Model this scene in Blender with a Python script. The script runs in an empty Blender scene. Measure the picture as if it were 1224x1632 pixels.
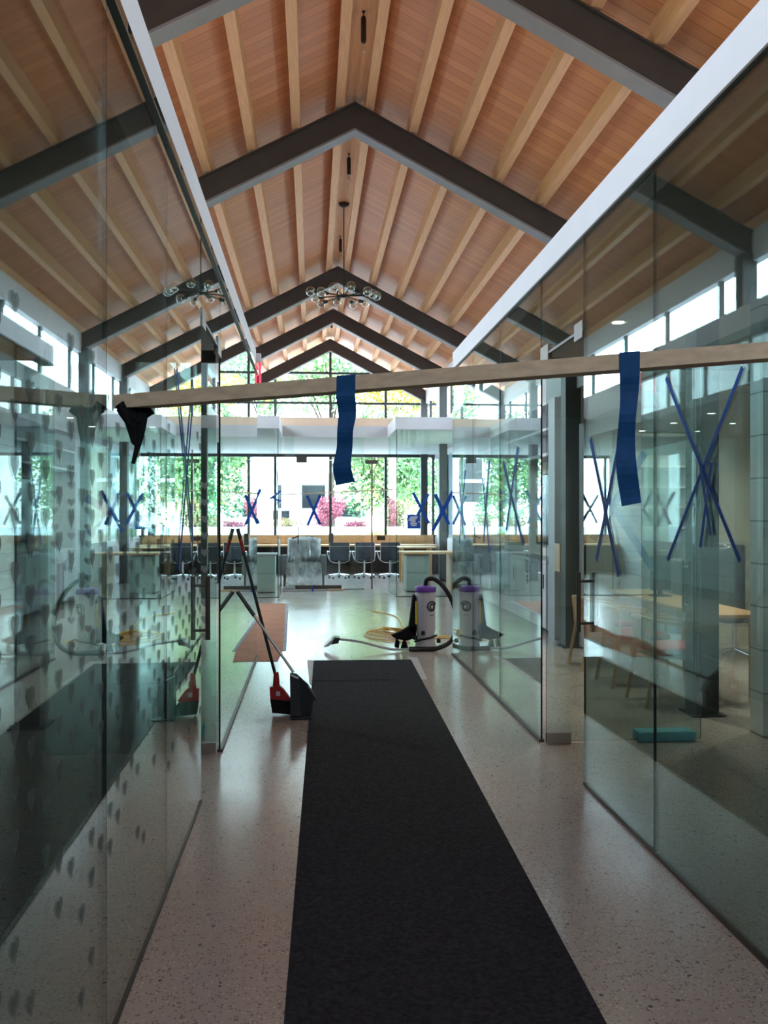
import bpy, bmesh, math, random
from mathutils import Vector, Matrix
R = math.radians
S = bpy.context.scene
COL = S.collection
rnd = random.Random(7)

# ------------------------------------------------------------------ camera
cd = bpy.data.cameras.new('camera')
cam = bpy.data.objects.new('camera', cd); COL.objects.link(cam)
cam.location = (0, 0, 1.55)
cam.rotation_euler = (R(90.0), 0, R(-4.63))
cd.sensor_fit = 'VERTICAL'; cd.sensor_height = 24.0; cd.lens = 24.0 * 1420 / 1632
cd.shift_y = 4 / 1632.0
cd.clip_start = 0.02; cd.clip_end = 500
S.camera = cam

# ------------------------------------------------------------------ sky / exposure
w = bpy.data.worlds.new('overcast_sky'); S.world = w; w.use_nodes = True
nt = w.node_tree; nt.nodes.clear()
out = nt.nodes.new('ShaderNodeOutputWorld'); bg = nt.nodes.new('ShaderNodeBackground')
tc = nt.nodes.new('ShaderNodeTexCoord'); sp = nt.nodes.new('ShaderNodeSeparateXYZ')
rp = nt.nodes.new('ShaderNodeValToRGB')
rp.color_ramp.elements[0].position = 0.0; rp.color_ramp.elements[0].color = (0.80, 0.90, 1.0, 1)
rp.color_ramp.elements[1].position = 0.9; rp.color_ramp.elements[1].color = (0.62, 0.80, 1.0, 1)
nt.links.new(tc.outputs['Generated'], sp.inputs[0]); nt.links.new(sp.outputs['Z'], rp.inputs[0])
nt.links.new(rp.outputs[0], bg.inputs[0]); bg.inputs[1].default_value = 15.0
nt.links.new(bg.outputs[0], out.inputs[0])

S.view_settings.view_transform = 'Standard'; S.view_settings.look = 'None'
S.view_settings.gamma = 1; S.view_settings.use_curve_mapping = False
S.view_settings.exposure = 0.3
try:
    S.cycles.use_denoising = True
    S.cycles.transparent_max_bounces = 48
    S.cycles.max_bounces = 12; S.cycles.diffuse_bounces = 6; S.cycles.glossy_bounces = 6
    S.cycles.sample_clamp_indirect = 6.0
    S.cycles.caustics_reflective = False; S.cycles.caustics_refractive = False
except Exception:
    pass

def area(name, loc, rot, sx, sy, power, color=(1, 1, 1), portal=False):
    l = bpy.data.lights.new(name, 'AREA'); l.shape = 'RECTANGLE'; l.size = sx; l.size_y = sy
    l.energy = power; l.color = color
    try: l.cycles.is_portal = portal
    except Exception: pass
    o = bpy.data.objects.new(name, l); o.location = loc; o.rotation_euler = rot; COL.objects.link(o)
    return o
# sky portals in the window openings (they only steer sampling of the sky)
area('portal_far', (0.0, 24.3, 3.4), (R(-90), 0, 0), 10, 6.0, 1, portal=True)
area('portal_left', (-2.20, 11, 4.17), (0, R(-90), 0), 0.75, 27, 1, portal=True)
area('portal_right', (3.18, 11, 4.17), (0, R(90), 0), 0.75, 27, 1, portal=True)
area('portal_entry', (0.5, -2.83, 4.6), (R(90), 0, 0), 2.2, 1.4, 1, portal=True)
# linear uplights lying on top of the glass headers, washing the timber roof
UP = 24
area('uplight_left', (-0.66, 4.4, 3.43), (R(180), R(0), 0), 0.06, 10.0, UP, (1, .80, .60))
area('uplight_right', (1.62, 4.4, 3.43), (R(180), R(0), 0), 0.06, 10.0, UP, (1, .80, .60))
area('uplight_lobby_left', (-2.3, 13.3, 3.46), (R(180), 0, 0), 0.06, 6.0, UP*.5, (1, .82, .66))
area('uplight_lobby_right', (3.3, 13.3, 3.46), (R(180), 0, 0), 0.06, 6.0, UP*.5, (1, .82, .66))

# ------------------------------------------------------------------ materials
def mat(name, col, rough=0.5, metal=0.0, spec=0.5, noise=0.0, nscale=20, emis=None, es=0, stretch=None, bump=0.0, coat=0.0):
    m = bpy.data.materials.new(name); m.use_nodes = True
    n = m.node_tree; b = n.nodes['Principled BSDF']
    b.inputs['Base Color'].default_value = (*col, 1); b.inputs['Roughness'].default_value = rough
    b.inputs['Metallic'].default_value = metal; b.inputs['Specular IOR Level'].default_value = spec
    if coat: b.inputs['Coat Weight'].default_value = coat
    if emis: b.inputs['Emission Color'].default_value = (*emis, 1); b.inputs['Emission Strength'].default_value = es
    t = n.nodes.new('ShaderNodeTexCoord'); mp = n.nodes.new('ShaderNodeMapping')
    if stretch: mp.inputs['Scale'].default_value = stretch
    nz = n.nodes.new('ShaderNodeTexNoise'); nz.inputs['Scale'].default_value = nscale; nz.inputs['Detail'].default_value = 3
    n.links.new(t.outputs['Object'], mp.inputs[0]); n.links.new(mp.outputs[0], nz.inputs['Vector'])
    if noise > 0:
        cr = n.nodes.new('ShaderNodeValToRGB')
        cr.color_ramp.elements[0].position = .3; cr.color_ramp.elements[1].position = .7
        cr.color_ramp.elements[0].color = (*[max(0, c*(1-noise)) for c in col], 1)
        cr.color_ramp.elements[1].color = (*[min(1, c*(1+noise)) for c in col], 1)
        n.links.new(nz.outputs[0], cr.inputs[0]); n.links.new(cr.outputs[0], b.inputs['Base Color'])
    if bump > 0:
        bp = n.nodes.new('ShaderNodeBump'); bp.inputs['Strength'].default_value = bump; bp.inputs['Distance'].default_value = .005
        n.links.new(nz.outputs[0], bp.inputs['Height']); n.links.new(bp.outputs[0], b.inputs['Normal'])
    return m

M = {}
M['steel'] = mat('dark_painted_steel', (0.042, 0.030, 0.025), .55, 0.0, .4, .1, 6)
M['flange'] = mat('lit_flange_grey', (0.17, 0.15, 0.15), .5, 0.0, .4, .05, 6)  # lighter than the steel, partly light from the floor put into the colour
M['column'] = mat('grey_painted_column', (0.05, 0.052, 0.055), .5, 0, .4, .08, 6)
M['white'] = mat('white_paint', (0.62, 0.60, 0.63), .5, 0, .3, .02, 4)
M['soffit'] = mat('dim_soffit_grey', (0.20, 0.21, 0.20), .7, 0, .3, .03, 4)  # white soffit turned grey, the dim room's shade put into the colour
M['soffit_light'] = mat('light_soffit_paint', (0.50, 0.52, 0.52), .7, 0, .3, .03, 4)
M['pine'] = mat('pine_purlin', (0.62, 0.325, 0.165), .55, 0, .3, .10, 5, stretch=(8, .7, 8))
M['lumber'] = mat('lumber_stud', (0.62, 0.47, 0.33), .6, 0, .3, .15, 6, stretch=(1, 10, 10))
M['counter'] = mat('light_oak', (0.70, 0.42, 0.22), .4, 0, .4, .12, 5, stretch=(1, 8, 8))
M['oakedge'] = mat('pale_timber_band', (0.85, 0.62, 0.48), .5, 0, .3, .06, 3)
M['ash'] = mat('ash_wood', (0.62, 0.42, 0.25), .45, 0, .4, .1, 8, stretch=(6, 6, 1))
M['darkwood'] = mat('dark_cabinet', (0.045, 0.03, 0.028), .5)
M['black'] = mat('black_plastic', (0.012, 0.012, 0.014), .4, 0, .5, .1, 30)
M['rubber'] = mat('black_corrugated_rubber', (0.012, 0.012, 0.013), .55, 0, .4)
M['webbing'] = mat('black_webbing', (0.008, 0.008, 0.009), .9, 0, .2, .2, 80)
M['bronze'] = mat('dark_bronze', (0.03, 0.022, 0.018), .45, .6)
M['chrome'] = mat('chrome', (0.75, 0.76, 0.78), .18, 1.0)
M['brushed'] = mat('brushed_metal', (0.42, 0.39, 0.37), .35, .8)
M['hardware'] = mat('dark_patch_fitting', (0.10, 0.085, 0.07), .4, .5)
M['tape'] = mat('blue_masking_tape', (0.012, 0.085, 0.42), .65, 0, .3, .12, 40)
M['tape_dark'] = mat('backlit_blue_tape', (0.008, 0.065, 0.20), .7, 0, .25, .12, 40)  # darker blue, backlit shade of the hanging strips put into the colour
M['grey_fabric'] = mat('grey_upholstery', (0.16, 0.16, 0.17), .85, 0, .2, .15, 90)
M['mesh_fabric'] = mat('charcoal_chair_fabric', (0.055, 0.065, 0.085), .6, 0, .3, .25, 5, stretch=(1, 1, 30))
M['red_fabric'] = mat('red_seat_fabric', (0.55, 0.07, 0.05), .8, 0, .2, .12, 60)
M['red'] = mat('red_plastic', (0.42, 0.012, 0.015), .35)
M['bristle'] = mat('black_bristles', (0.012, 0.012, 0.014), .9, 0, .2, .3, 60, stretch=(8, 8, 1), bump=.6)
M['pan'] = mat('charcoal_dustpan_plastic', (0.03, 0.035, 0.043), .45, 0, .4)
M['purple'] = mat('purple_plastic', (0.17, 0.05, 0.42), .4)
M['vacbody'] = mat('light_grey_plastic', (0.50, 0.49, 0.56), .4, 0, .4)
M['yellow'] = mat('yellow_label', (0.75, 0.60, 0.06), .6)
M['cord'] = mat('yellow_cord', (0.80, 0.50, 0.10), .5)
M['kraft'] = mat('kraft_paper', (0.60, 0.30, 0.20), .75, 0, .3, .1, 3, bump=.3)
M['tapewhite'] = mat('white_blue_speckled_tape', (0.45, 0.50, 0.62), .6, 0, .3, .45, 18)
M['file'] = mat('pale_green_metal', (0.50, 0.60, 0.53), .45, 0, .4)
M['dark'] = mat('dark_gap', (0.01, 0.01, 0.01), .8)
M['foam'] = mat('light_blue_foam', (0.22, 0.60, 0.74), .8, 0, .2, .1, 40)
M['screen'] = mat('dark_screen', (0.01, 0.012, 0.015), .12)
M['paper'] = mat('white_lettering', (0.85, 0.85, 0.82), .7)
M['bluepaper'] = mat('blue_notice', (0.015, 0.09, 0.50), .6)
M['creamwall'] = mat('cream_wall', (0.70, 0.66, 0.56), .7, 0, .2, .02, 3)
M['facade'] = mat('white_facade', (0.82, 0.83, 0.85), .8, 0, .2, .02, 2)
M['winblue'] = mat('pale_blue_blind', (0.55, 0.70, 0.85), .6, 0, .3, .05, 3)
M['bark'] = mat('tree_bark', (0.07, 0.05, 0.04), .9, 0, .2, .3, 9, stretch=(5, 5, 1))
M['concrete'] = mat('pale_paving', (0.62, 0.62, 0.62), .85, 0, .2, .08, 2)
M['lawn'] = mat('lawn', (0.10, 0.20, 0.05), .9, 0, .2, .4, 3)
M['edge'] = mat('green_glass_edge', (0.006, 0.028, 0.026), .15, 0, .5)
M['channel'] = mat('floor_channel', (0.075, 0.06, 0.05), .45, .3)
M['redlight'] = mat('red_sign_light', (0.8, 0.02, 0.04), .4, emis=(1, .03, .08), es=1.6)
M['lampwhite'] = mat('lit_downlight', (1, 1, 1), .4, emis=(1, .93, .82), es=14)
M['bulb'] = mat('unlit_bulb', (0.75, 0.62, 0.45), .2)
for nme, c in (('leaf_green', (.19, .34, .14)), ('leaf_dark', (.10, .21, .11)), ('leaf_lime', (.52, .60, .24)),
               ('leaf_gold', (.75, .48, .06)), ('leaf_red', (.38, .11, .15)), ('leaf_brown', (.26, .20, .10)), ('leaf_blue', (.20, .36, .24))):
    m = mat(nme, c, .7, 0, .2, .35, 1.2)
    M[nme] = m

def glass_mat(name, tint, refl=1.0):
    m = bpy.data.materials.new(name); m.use_nodes = True
    n = m.node_tree; n.nodes.clear()
    o = n.nodes.new('ShaderNodeOutputMaterial'); mx = n.nodes.new('ShaderNodeMixShader')
    tr = n.nodes.new('ShaderNodeBsdfTransparent'); gl = n.nodes.new('ShaderNodeBsdfGlossy')
    tr.inputs[0].default_value = (*tint, 1); gl.inputs['Roughness'].default_value = 0.0
    gl.inputs[0].default_value = (.88, .97, .96, 1)
    lw = n.nodes.new('ShaderNodeLayerWeight'); lw.inputs[0].default_value = .5
    p = n.nodes.new('ShaderNodeMath'); p.operation = 'POWER'; p.inputs[1].default_value = 4.6
    n.links.new(lw.outputs['Facing'], p.inputs[0])
    a = n.nodes.new('ShaderNodeMath'); a.operation = 'MULTIPLY_ADD'; a.inputs[1].default_value = .92 * refl; a.inputs[2].default_value = .045 * refl
    n.links.new(p.outputs[0], a.inputs[0]); a.use_clamp = True
    n.links.new(a.outputs[0], mx.inputs[0]); n.links.new(tr.outputs[0], mx.inputs[1]); n.links.new(gl.outputs[0], mx.inputs[2])
    n.links.new(mx.outputs[0], o.inputs[0])
    return m
M['glass'] = glass_mat('tinted_partition_glass', (.80, .885, .865), 1.35)
M['farglass'] = glass_mat('far_room_glass', (.91, .965, .955), 1.0)
M['clear'] = glass_mat('clear_window_glass', (.95, .98, .98), .6)
M['globe'] = glass_mat('clear_lamp_glass', (.90, .90, .90), 2.6)

def film(name, col, alpha, rough=.5, wrinkle=0):
    m = bpy.data.materials.new(name); m.use_nodes = True
    n = m.node_tree; b = n.nodes['Principled BSDF']
    b.inputs['Base Color'].default_value = (*col, 1); b.inputs['Roughness'].default_value = rough
    b.inputs['Alpha'].default_value = alpha
    if wrinkle:
        t = n.nodes.new('ShaderNodeTexCoord'); nz = n.nodes.new('ShaderNodeTexNoise')
        nz.inputs['Scale'].default_value = 5; nz.inputs['Detail'].default_value = 3; nz.inputs['Distortion'].default_value = 1.5
        cr = n.nodes.new('ShaderNodeValToRGB'); cr.color_ramp.elements[0].position = .42; cr.color_ramp.elements[1].position = .62
        cr.color_ramp.elements[0].color = (.45,)*3 + (1,); cr.color_ramp.elements[1].color = (.92,)*3 + (1,)
        n.links.new(t.outputs['Object'], nz.inputs['Vector']); n.links.new(nz.outputs[0], cr.inputs[0]); n.links.new(cr.outputs[0], b.inputs['Alpha'])
        bp = n.nodes.new('ShaderNodeBump'); bp.inputs['Strength'].default_value = 1; bp.inputs['Distance'].default_value = .02
        n.links.new(nz.outputs[0], bp.inputs['Height']); n.links.new(bp.outputs[0], b.inputs['Normal'])
    return m
M['frost'] = film('frosted_film', (.20, .26, .27), .36, .8)
M['frost_light'] = film('pale_frosted_film', (.50, .58, .58), .55, .8)
def sheet(name, col, a0, a1):
    m = bpy.data.materials.new(name); m.use_nodes = True
    n = m.node_tree; L = n.links; n.nodes.clear()
    o = n.nodes.new('ShaderNodeOutputMaterial'); tr = n.nodes.new('ShaderNodeBsdfTransparent')
    df = n.nodes.new('ShaderNodeBsdfDiffuse'); tl = n.nodes.new('ShaderNodeBsdfTranslucent'); gl = n.nodes.new('ShaderNodeBsdfGlossy')
    df.inputs[0].default_value = (*col, 1); tl.inputs[0].default_value = (*col, 1); gl.inputs['Roughness'].default_value = .22
    t = n.nodes.new('ShaderNodeTexCoord'); mp = n.nodes.new('ShaderNodeMapping'); mp.inputs['Scale'].default_value = (2.2, 1, 1)
    nz = n.nodes.new('ShaderNodeTexNoise'); nz.inputs['Scale'].default_value = 3.2; nz.inputs['Detail'].default_value = 2; nz.inputs['Distortion'].default_value = .8
    L.new(t.outputs['Object'], mp.inputs[0]); L.new(mp.outputs[0], nz.inputs['Vector'])
    bp = n.nodes.new('ShaderNodeBump'); bp.inputs['Strength'].default_value = .8; bp.inputs['Distance'].default_value = .03; L.new(nz.outputs[0], bp.inputs['Height'])
    for x in (df, gl): L.new(bp.outputs[0], x.inputs['Normal'])
    m1 = n.nodes.new('ShaderNodeMixShader'); m1.inputs[0].default_value = .6; L.new(df.outputs[0], m1.inputs[1]); L.new(tl.outputs[0], m1.inputs[2])
    m2 = n.nodes.new('ShaderNodeMixShader'); m2.inputs[0].default_value = .25; L.new(m1.outputs[0], m2.inputs[1]); L.new(gl.outputs[0], m2.inputs[2])
    mr = n.nodes.new('ShaderNodeMapRange'); mr.inputs['From Min'].default_value = .35; mr.inputs['From Max'].default_value = .65
    mr.inputs['To Min'].default_value = a0; mr.inputs['To Max'].default_value = a1; L.new(nz.outputs[0], mr.inputs[0])
    m3 = n.nodes.new('ShaderNodeMixShader'); L.new(mr.outputs[0], m3.inputs[0]); L.new(tr.outputs[0], m3.inputs[1]); L.new(m2.outputs[0], m3.inputs[2])
    L.new(m3.outputs[0], o.inputs[0]); return m
M['plastic'] = sheet('clear_plastic_sheet', (.92, .93, .96), .35, .85)
M['plastic_dark'] = sheet('dusty_plastic_sheet', (.50, .55, .60), .12, .45)

def deck_mat():
    m = bpy.data.materials.new('fir_roof_decking'); m.use_nodes = True
    n = m.node_tree; L = n.links; b = n.nodes['Principled BSDF']; b.inputs['Roughness'].default_value = .55
    t = n.nodes.new('ShaderNodeTexCoord'); s = n.nodes.new('ShaderNodeSeparateXYZ'); L.new(t.outputs['Object'], s.inputs[0])
    d = n.nodes.new('ShaderNodeMath'); d.operation = 'DIVIDE'; d.inputs[1].default_value = .135; L.new(s.outputs['Y'], d.inputs[0])
    fl = n.nodes.new('ShaderNodeMath'); fl.operation = 'FLOOR'; L.new(d.outputs[0], fl.inputs[0])
    fr = n.nodes.new('ShaderNodeMath'); fr.operation = 'FRACT'; L.new(d.outputs[0], fr.inputs[0])
    wn = n.nodes.new('ShaderNodeTexWhiteNoise'); wn.noise_dimensions = '1D'; L.new(fl.outputs[0], wn.inputs['W'])
    mp = n.nodes.new('ShaderNodeMapping'); mp.inputs['Scale'].default_value = (1.2, 26, 1.2); L.new(t.outputs['Object'], mp.inputs[0])
    nz = n.nodes.new('ShaderNodeTexNoise'); nz.inputs['Scale'].default_value = 3; nz.inputs['Detail'].default_value = 4; L.new(mp.outputs[0], nz.inputs['Vector'])
    av = n.nodes.new('ShaderNodeMath'); av.operation = 'MULTIPLY_ADD'; av.inputs[1].default_value = .45; L.new(wn.outputs[0], av.inputs[0])
    m2 = n.nodes.new('ShaderNodeMath'); m2.operation = 'MULTIPLY'; m2.inputs[1].default_value = .6; L.new(nz.outputs[0], m2.inputs[0]); L.new(m2.outputs[0], av.inputs[2])
    cr = n.nodes.new('ShaderNodeValToRGB'); L.new(av.outputs[0], cr.inputs[0])
    cr.color_ramp.elements[0].position = .15; cr.color_ramp.elements[0].color = (.42, .145, .048, 1)
    cr.color_ramp.elements[1].position = .85; cr.color_ramp.elements[1].color = (.58, .225, .085, 1)
    lt = n.nodes.new('ShaderNodeMath'); lt.operation = 'LESS_THAN'; lt.inputs[1].default_value = .07; L.new(fr.outputs[0], lt.inputs[0])
    mx = n.nodes.new('ShaderNodeMixRGB'); mx.inputs[2].default_value = (.22, .08, .032, 1)
    mm = n.nodes.new('ShaderNodeMath'); mm.operation = 'MULTIPLY'; mm.inputs[1].default_value = .75; L.new(lt.outputs[0], mm.inputs[0])
    L.new(mm.outputs[0], mx.inputs[0]); L.new(cr.outputs[0], mx.inputs[1]); L.new(mx.outputs[0], b.inputs['Base Color'])
    return m
M['deck'] = deck_mat()

def terrazzo():
    m = bpy.data.materials.new('polished_terrazzo'); m.use_nodes = True
    n = m.node_tree; L = n.links; b = n.nodes['Principled BSDF']
    t = n.nodes.new('ShaderNodeTexCoord')
    prev = None
    base = n.nodes.new('ShaderNodeTexNoise'); base.inputs['Scale'].default_value = 1.3; base.inputs['Detail'].default_value = 4; L.new(t.outputs['Object'], base.inputs['Vector'])
    cr = n.nodes.new('ShaderNodeValToRGB'); L.new(base.outputs[0], cr.inputs[0])
    cr.color_ramp.elements[0].position = .3; cr.color_ramp.elements[0].color = (.49, .425, .395, 1)
    cr.color_ramp.elements[1].position = .7; cr.color_ramp.elements[1].color = (.57, .495, .46, 1)
    cur = cr.outputs[0]
    for sc_, th, rt, col in ((30, .24, .90, (.14, .12, .12, 1)), (60, .34, .82, (.26, .22, .22, 1)), (85, .4, .62, (.34, .28, .26, 1)), (70, .3, .7, (.74, .66, .62, 1))):
        v = n.nodes.new('ShaderNodeTexVoronoi'); v.inputs['Scale'].default_value = sc_; L.new(t.outputs['Object'], v.inputs['Vector'])
        sx = n.nodes.new('ShaderNodeSeparateColor'); L.new(v.outputs['Color'], sx.inputs[0])
        a = n.nodes.new('ShaderNodeMath'); a.operation = 'LESS_THAN'; a.inputs[1].default_value = th; L.new(v.outputs['Distance'], a.inputs[0])
        g = n.nodes.new('ShaderNodeMath'); g.operation = 'GREATER_THAN'; g.inputs[1].default_value = rt; L.new(sx.outputs[0], g.inputs[0])
        mu = n.nodes.new('ShaderNodeMath'); mu.operation = 'MULTIPLY'; L.new(a.outputs[0], mu.inputs[0]); L.new(g.outputs[0], mu.inputs[1])
        mx = n.nodes.new('ShaderNodeMixRGB'); L.new(mu.outputs[0], mx.inputs[0]); L.new(cur, mx.inputs[1]); mx.inputs[2].default_value = col
        cur = mx.outputs[0]
    L.new(cur, b.inputs['Base Color'])
    b.inputs['Roughness'].default_value = .16; b.inputs['Specular IOR Level'].default_value = .6
    nz = n.nodes.new('ShaderNodeTexNoise'); nz.inputs['Scale'].default_value = 2.0; L.new(t.outputs['Object'], nz.inputs['Vector'])
    mr = n.nodes.new('ShaderNodeMapRange'); mr.inputs['To Min'].default_value = .12; mr.inputs['To Max'].default_value = .26
    L.new(nz.outputs[0], mr.inputs[0]); L.new(mr.outputs[0], b.inputs['Roughness'])
    return m
M['floor'] = terrazzo()
M['carpet'] = mat('dark_runner_carpet', (0.036, 0.036, 0.045), .95, 0, .15, .4, 55, bump=.8)

def panel_wall_mat(name, col, pitch):
    m = mat(name, col, .6, 0, .3)
    n = m.node_tree; L = n.links; b = n.nodes['Principled BSDF']
    t = n.nodes.new('ShaderNodeTexCoord'); s = n.nodes.new('ShaderNodeSeparateXYZ'); L.new(t.outputs['Object'], s.inputs[0])
    d = n.nodes.new('ShaderNodeMath'); d.operation = 'DIVIDE'; d.inputs[1].default_value = pitch; L.new(s.outputs['Z'], d.inputs[0])
    fr = n.nodes.new('ShaderNodeMath'); fr.operation = 'FRACT'; L.new(d.outputs[0], fr.inputs[0])
    lt = n.nodes.new('ShaderNodeMath'); lt.operation = 'LESS_THAN'; lt.inputs[1].default_value = .035; L.new(fr.outputs[0], lt.inputs[0])
    mx = n.nodes.new('ShaderNodeMixRGB'); mx.inputs[1].default_value = (*col, 1); mx.inputs[2].default_value = (*[c*.45 for c in col], 1)
    L.new(lt.outputs[0], mx.inputs[0]); L.new(mx.outputs[0], b.inputs['Base Color'])
    return m
M['panelled'] = panel_wall_mat('pale_panelled_wall', (.62, .66, .64), .30)

# ------------------------------------------------------------------ mesh helpers
class MB:
    def __init__(s): s.v = []; s.f = []; s.m = []; s.smooth = []
    def add(s, vs, fs, mi=0, sm=False):
        o = len(s.v); s.v += [tuple(p) for p in vs]
        for f in fs: s.f.append(tuple(i+o for i in f)); s.m.append(mi); s.smooth.append(sm)
        return s
    def box(s, x0, x1, y0, y1, z0, z1, mi=0):
        return s.add([(x0,y0,z0),(x1,y0,z0),(x1,y1,z0),(x0,y1,z0),(x0,y0,z1),(x1,y0,z1),(x1,y1,z1),(x0,y1,z1)],
                     [(0,3,2,1),(4,5,6,7),(0,1,5,4),(1,2,6,5),(2,3,7,6),(3,0,4,7)], mi)
    def bevbox(s, x0, x1, y0, y1, z0, z1, b=.01, mi=0):
        bm = bmesh.new()
        bmesh.ops.create_cube(bm, size=1)
        for v in bm.verts: v.co = Vector(((x0+x1)/2+v.co.x*(x1-x0), (y0+y1)/2+v.co.y*(y1-y0), (z0+z1)/2+v.co.z*(z1-z0)))
        bmesh.ops.bevel(bm, geom=bm.edges[:], offset=b, segments=3, affect='EDGES', profile=.5)
        bm.verts.ensure_lookup_table()
        s.add([v.co[:] for v in bm.verts], [[v.index for v in f.verts] for f in bm.faces], mi, True); bm.free(); return s
    def obox(s, a, b, w, h, up=(0,0,1), mi=0):
        a = Vector(a); b = Vector(b); d = (b-a).normalized(); u = Vector(up); sd = d.cross(u)
        if sd.length < 1e-5: sd = d.cross(Vector((1,0,0)))
        sd.normalize(); u = sd.cross(d).normalized()
        vs = []
        for p in (a, b):
            for i, j in ((-1,-1),(1,-1),(1,1),(-1,1)): vs.append(p + sd*i*w/2 + u*j*h/2)
        return s.add(vs, [(0,1,2,3),(7,6,5,4),(0,4,5,1),(1,5,6,2),(2,6,7,3),(3,7,4,0)], mi)
    def tube(s, pts, r, n=10, mi=0, r2=None, closed=False):
        pts = [Vector(p) for p in pts]; N = len(pts); vs = []; fs = []
        prev = None
        for i, p in enumerate(pts):
            if closed: d = pts[(i+1) % N] - pts[i-1]
            else: d = pts[min(i+1, N-1)] - pts[max(i-1, 0)]
            d.normalize()
            if prev is None:
                a = d.orthogonal().normalized()
            else:
                a = (prev - d*prev.dot(d)); a = a.normalized() if a.length > 1e-6 else d.orthogonal().normalized()
            prev = a; b = d.cross(a)
            rr = r if r2 is None else r + (r2-r)*i/max(1, N-1)
            for k in range(n):
                t = 2*math.pi*k/n; vs.append(p + a*math.cos(t)*rr + b*math.sin(t)*rr)
        for i in range(N if closed else N-1):
            for k in range(n):
                j = ((i+1) % N)*n
                fs.append((i*n+k, i*n+(k+1)%n, j+(k+1)%n, j+k))
        if not closed: fs += [tuple(range(n-1,-1,-1)), tuple(range((N-1)*n, N*n))]
        return s.add(vs, fs, mi, True)
    def lathe(s, prof, c=(0,0,0), n=24, mi=0, axis='Z'):
        vs = []; fs = []
        for r, z in prof:
            for k in range(n):
                t = 2*math.pi*k/n; x, y = math.cos(t)*r, math.sin(t)*r
                if axis == 'Z': p = (x, y, z)
                elif axis == 'X': p = (z, x, y)
                else: p = (x, z, y)
                vs.append((p[0]+c[0], p[1]+c[1], p[2]+c[2]))
        for i in range(len(prof)-1):
            for k in range(n): fs.append((i*n+k, i*n+(k+1)%n, (i+1)*n+(k+1)%n, (i+1)*n+k))
        fs += [tuple(range(n-1,-1,-1)), tuple(range((len(prof)-1)*n, len(prof)*n))]
        return s.add(vs, fs, mi, True)
    def ball(s, c, r, mi=0, n=14):
        prof = [(max(1e-4, r*math.sin(math.pi*i/n)), -r*math.cos(math.pi*i/n)) for i in range(n+1)]
        return s.lathe(prof, c, n+4, mi)
    def prism(s, poly, axis, a, b, mi=0):
        # poly 2D points; axis 'Y': (x,z), 'X': (y,z), 'Z': (x,y)
        f = {'Y': lambda p, t: (p[0], t, p[1]), 'X': lambda p, t: (t, p[0], p[1]), 'Z': lambda p, t: (p[0], p[1], t)}[axis]
        n = len(poly); vs = [f(p, a) for p in poly] + [f(p, b) for p in poly]
        fs = [tuple(range(n)), tuple(range(2*n-1, n-1, -1))] + [(i, i+n, (i+1)%n+n, (i+1)%n) for i in range(n)]
        return s.add(vs, fs, mi)
    def build(s, name, mats, parent=None, loc=None):
        me = bpy.data.meshes.new(name)
        if not isinstance(mats, (list, tuple)): mats = [mats]
        vs = s.v
        if loc is None and parent is None and vs:
            xs = [v[0] for v in vs]; ys = [v[1] for v in vs]; zs = [v[2] for v in vs]
            loc = ((min(xs)+max(xs))/2, (min(ys)+max(ys))/2, min(zs))
            vs = [(v[0]-loc[0], v[1]-loc[1], v[2]-loc[2]) for v in vs]
        me.from_pydata(vs, [], s.f); me.update()
        for m_ in mats: me.materials.append(M[m_] if isinstance(m_, str) else m_)
        for p, mi, sm in zip(me.polygons, s.m, s.smooth): p.material_index = mi; p.use_smooth = sm
        bm = bmesh.new(); bm.from_mesh(me); bmesh.ops.recalc_face_normals(bm, faces=bm.faces[:])
        for e in bm.edges:
            if len(e.link_faces) == 2 and e.calc_face_angle(0) > R(38): e.smooth = False
        bm.to_mesh(me); bm.free()
        o = bpy.data.objects.new(name, me); COL.objects.link(o)
        if loc: o.location = loc
        if parent: o.parent = parent
        return o

def tag(o, label=None, cat=None, group=None, kind=None):
    if label: o['label'] = label
    if cat: o['category'] = cat
    if group: o['group'] = group
    if kind: o['kind'] = kind
    return o
def thing(name, loc, label, cat, group=None, rz=0):
    o = bpy.data.objects.new(name, None); o.empty_display_size = .1; COL.objects.link(o)
    o.location = loc; o.rotation_euler = (0, 0, rz); tag(o, label, cat, group); return o
def struct(o): o['kind'] = 'structure'; return o
def copy_tree(o, parent=None):
    c = o.copy(); COL.objects.link(c); c.parent = parent
    for ch in list(o.children): copy_tree(ch, c)
    return c
def arc(cx, cy, r, a0, a1, n): return [(cx+r*math.cos(R(a0+(a1-a0)*i/n)), cy+r*math.sin(R(a0+(a1-a0)*i/n))) for i in range(n+1)]
def spline(P, n=8):
    P = [Vector(p) for p in P]; Q = [P[0]*2-P[1]] + P + [P[-1]*2-P[-2]]; o = []
    for i in range(1, len(Q)-2):
        for k in range(n):
            t = k/n; a, b, c, d = Q[i-1:i+3]
            o.append(.5*((2*b)+(c-a)*t+(2*a-5*b+4*c-d)*t*t+(3*b-a-3*c+d)*t**3))
    o.append(P[-1]); return o

# ------------------------------------------------------------------ key dimensions
XL, XR = -0.60, 1.56         # glass walls of the corridor
XC = 0.49                    # ridge
SL = 0.523                   # roof slope
COLL, COLR = XC-2.54, XC+2.54
YE = 9.78                    # far end of near glass rooms
HB, HT = 3.15, 3.36          # header underside / top
YB = 24.15                   # window wall

# ------------------------------------------------------------------ setting
struct(MB().box(-5.2, 5.6, -3, YB+.3, -.2, 0).build('floor', 'floor'))
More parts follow.
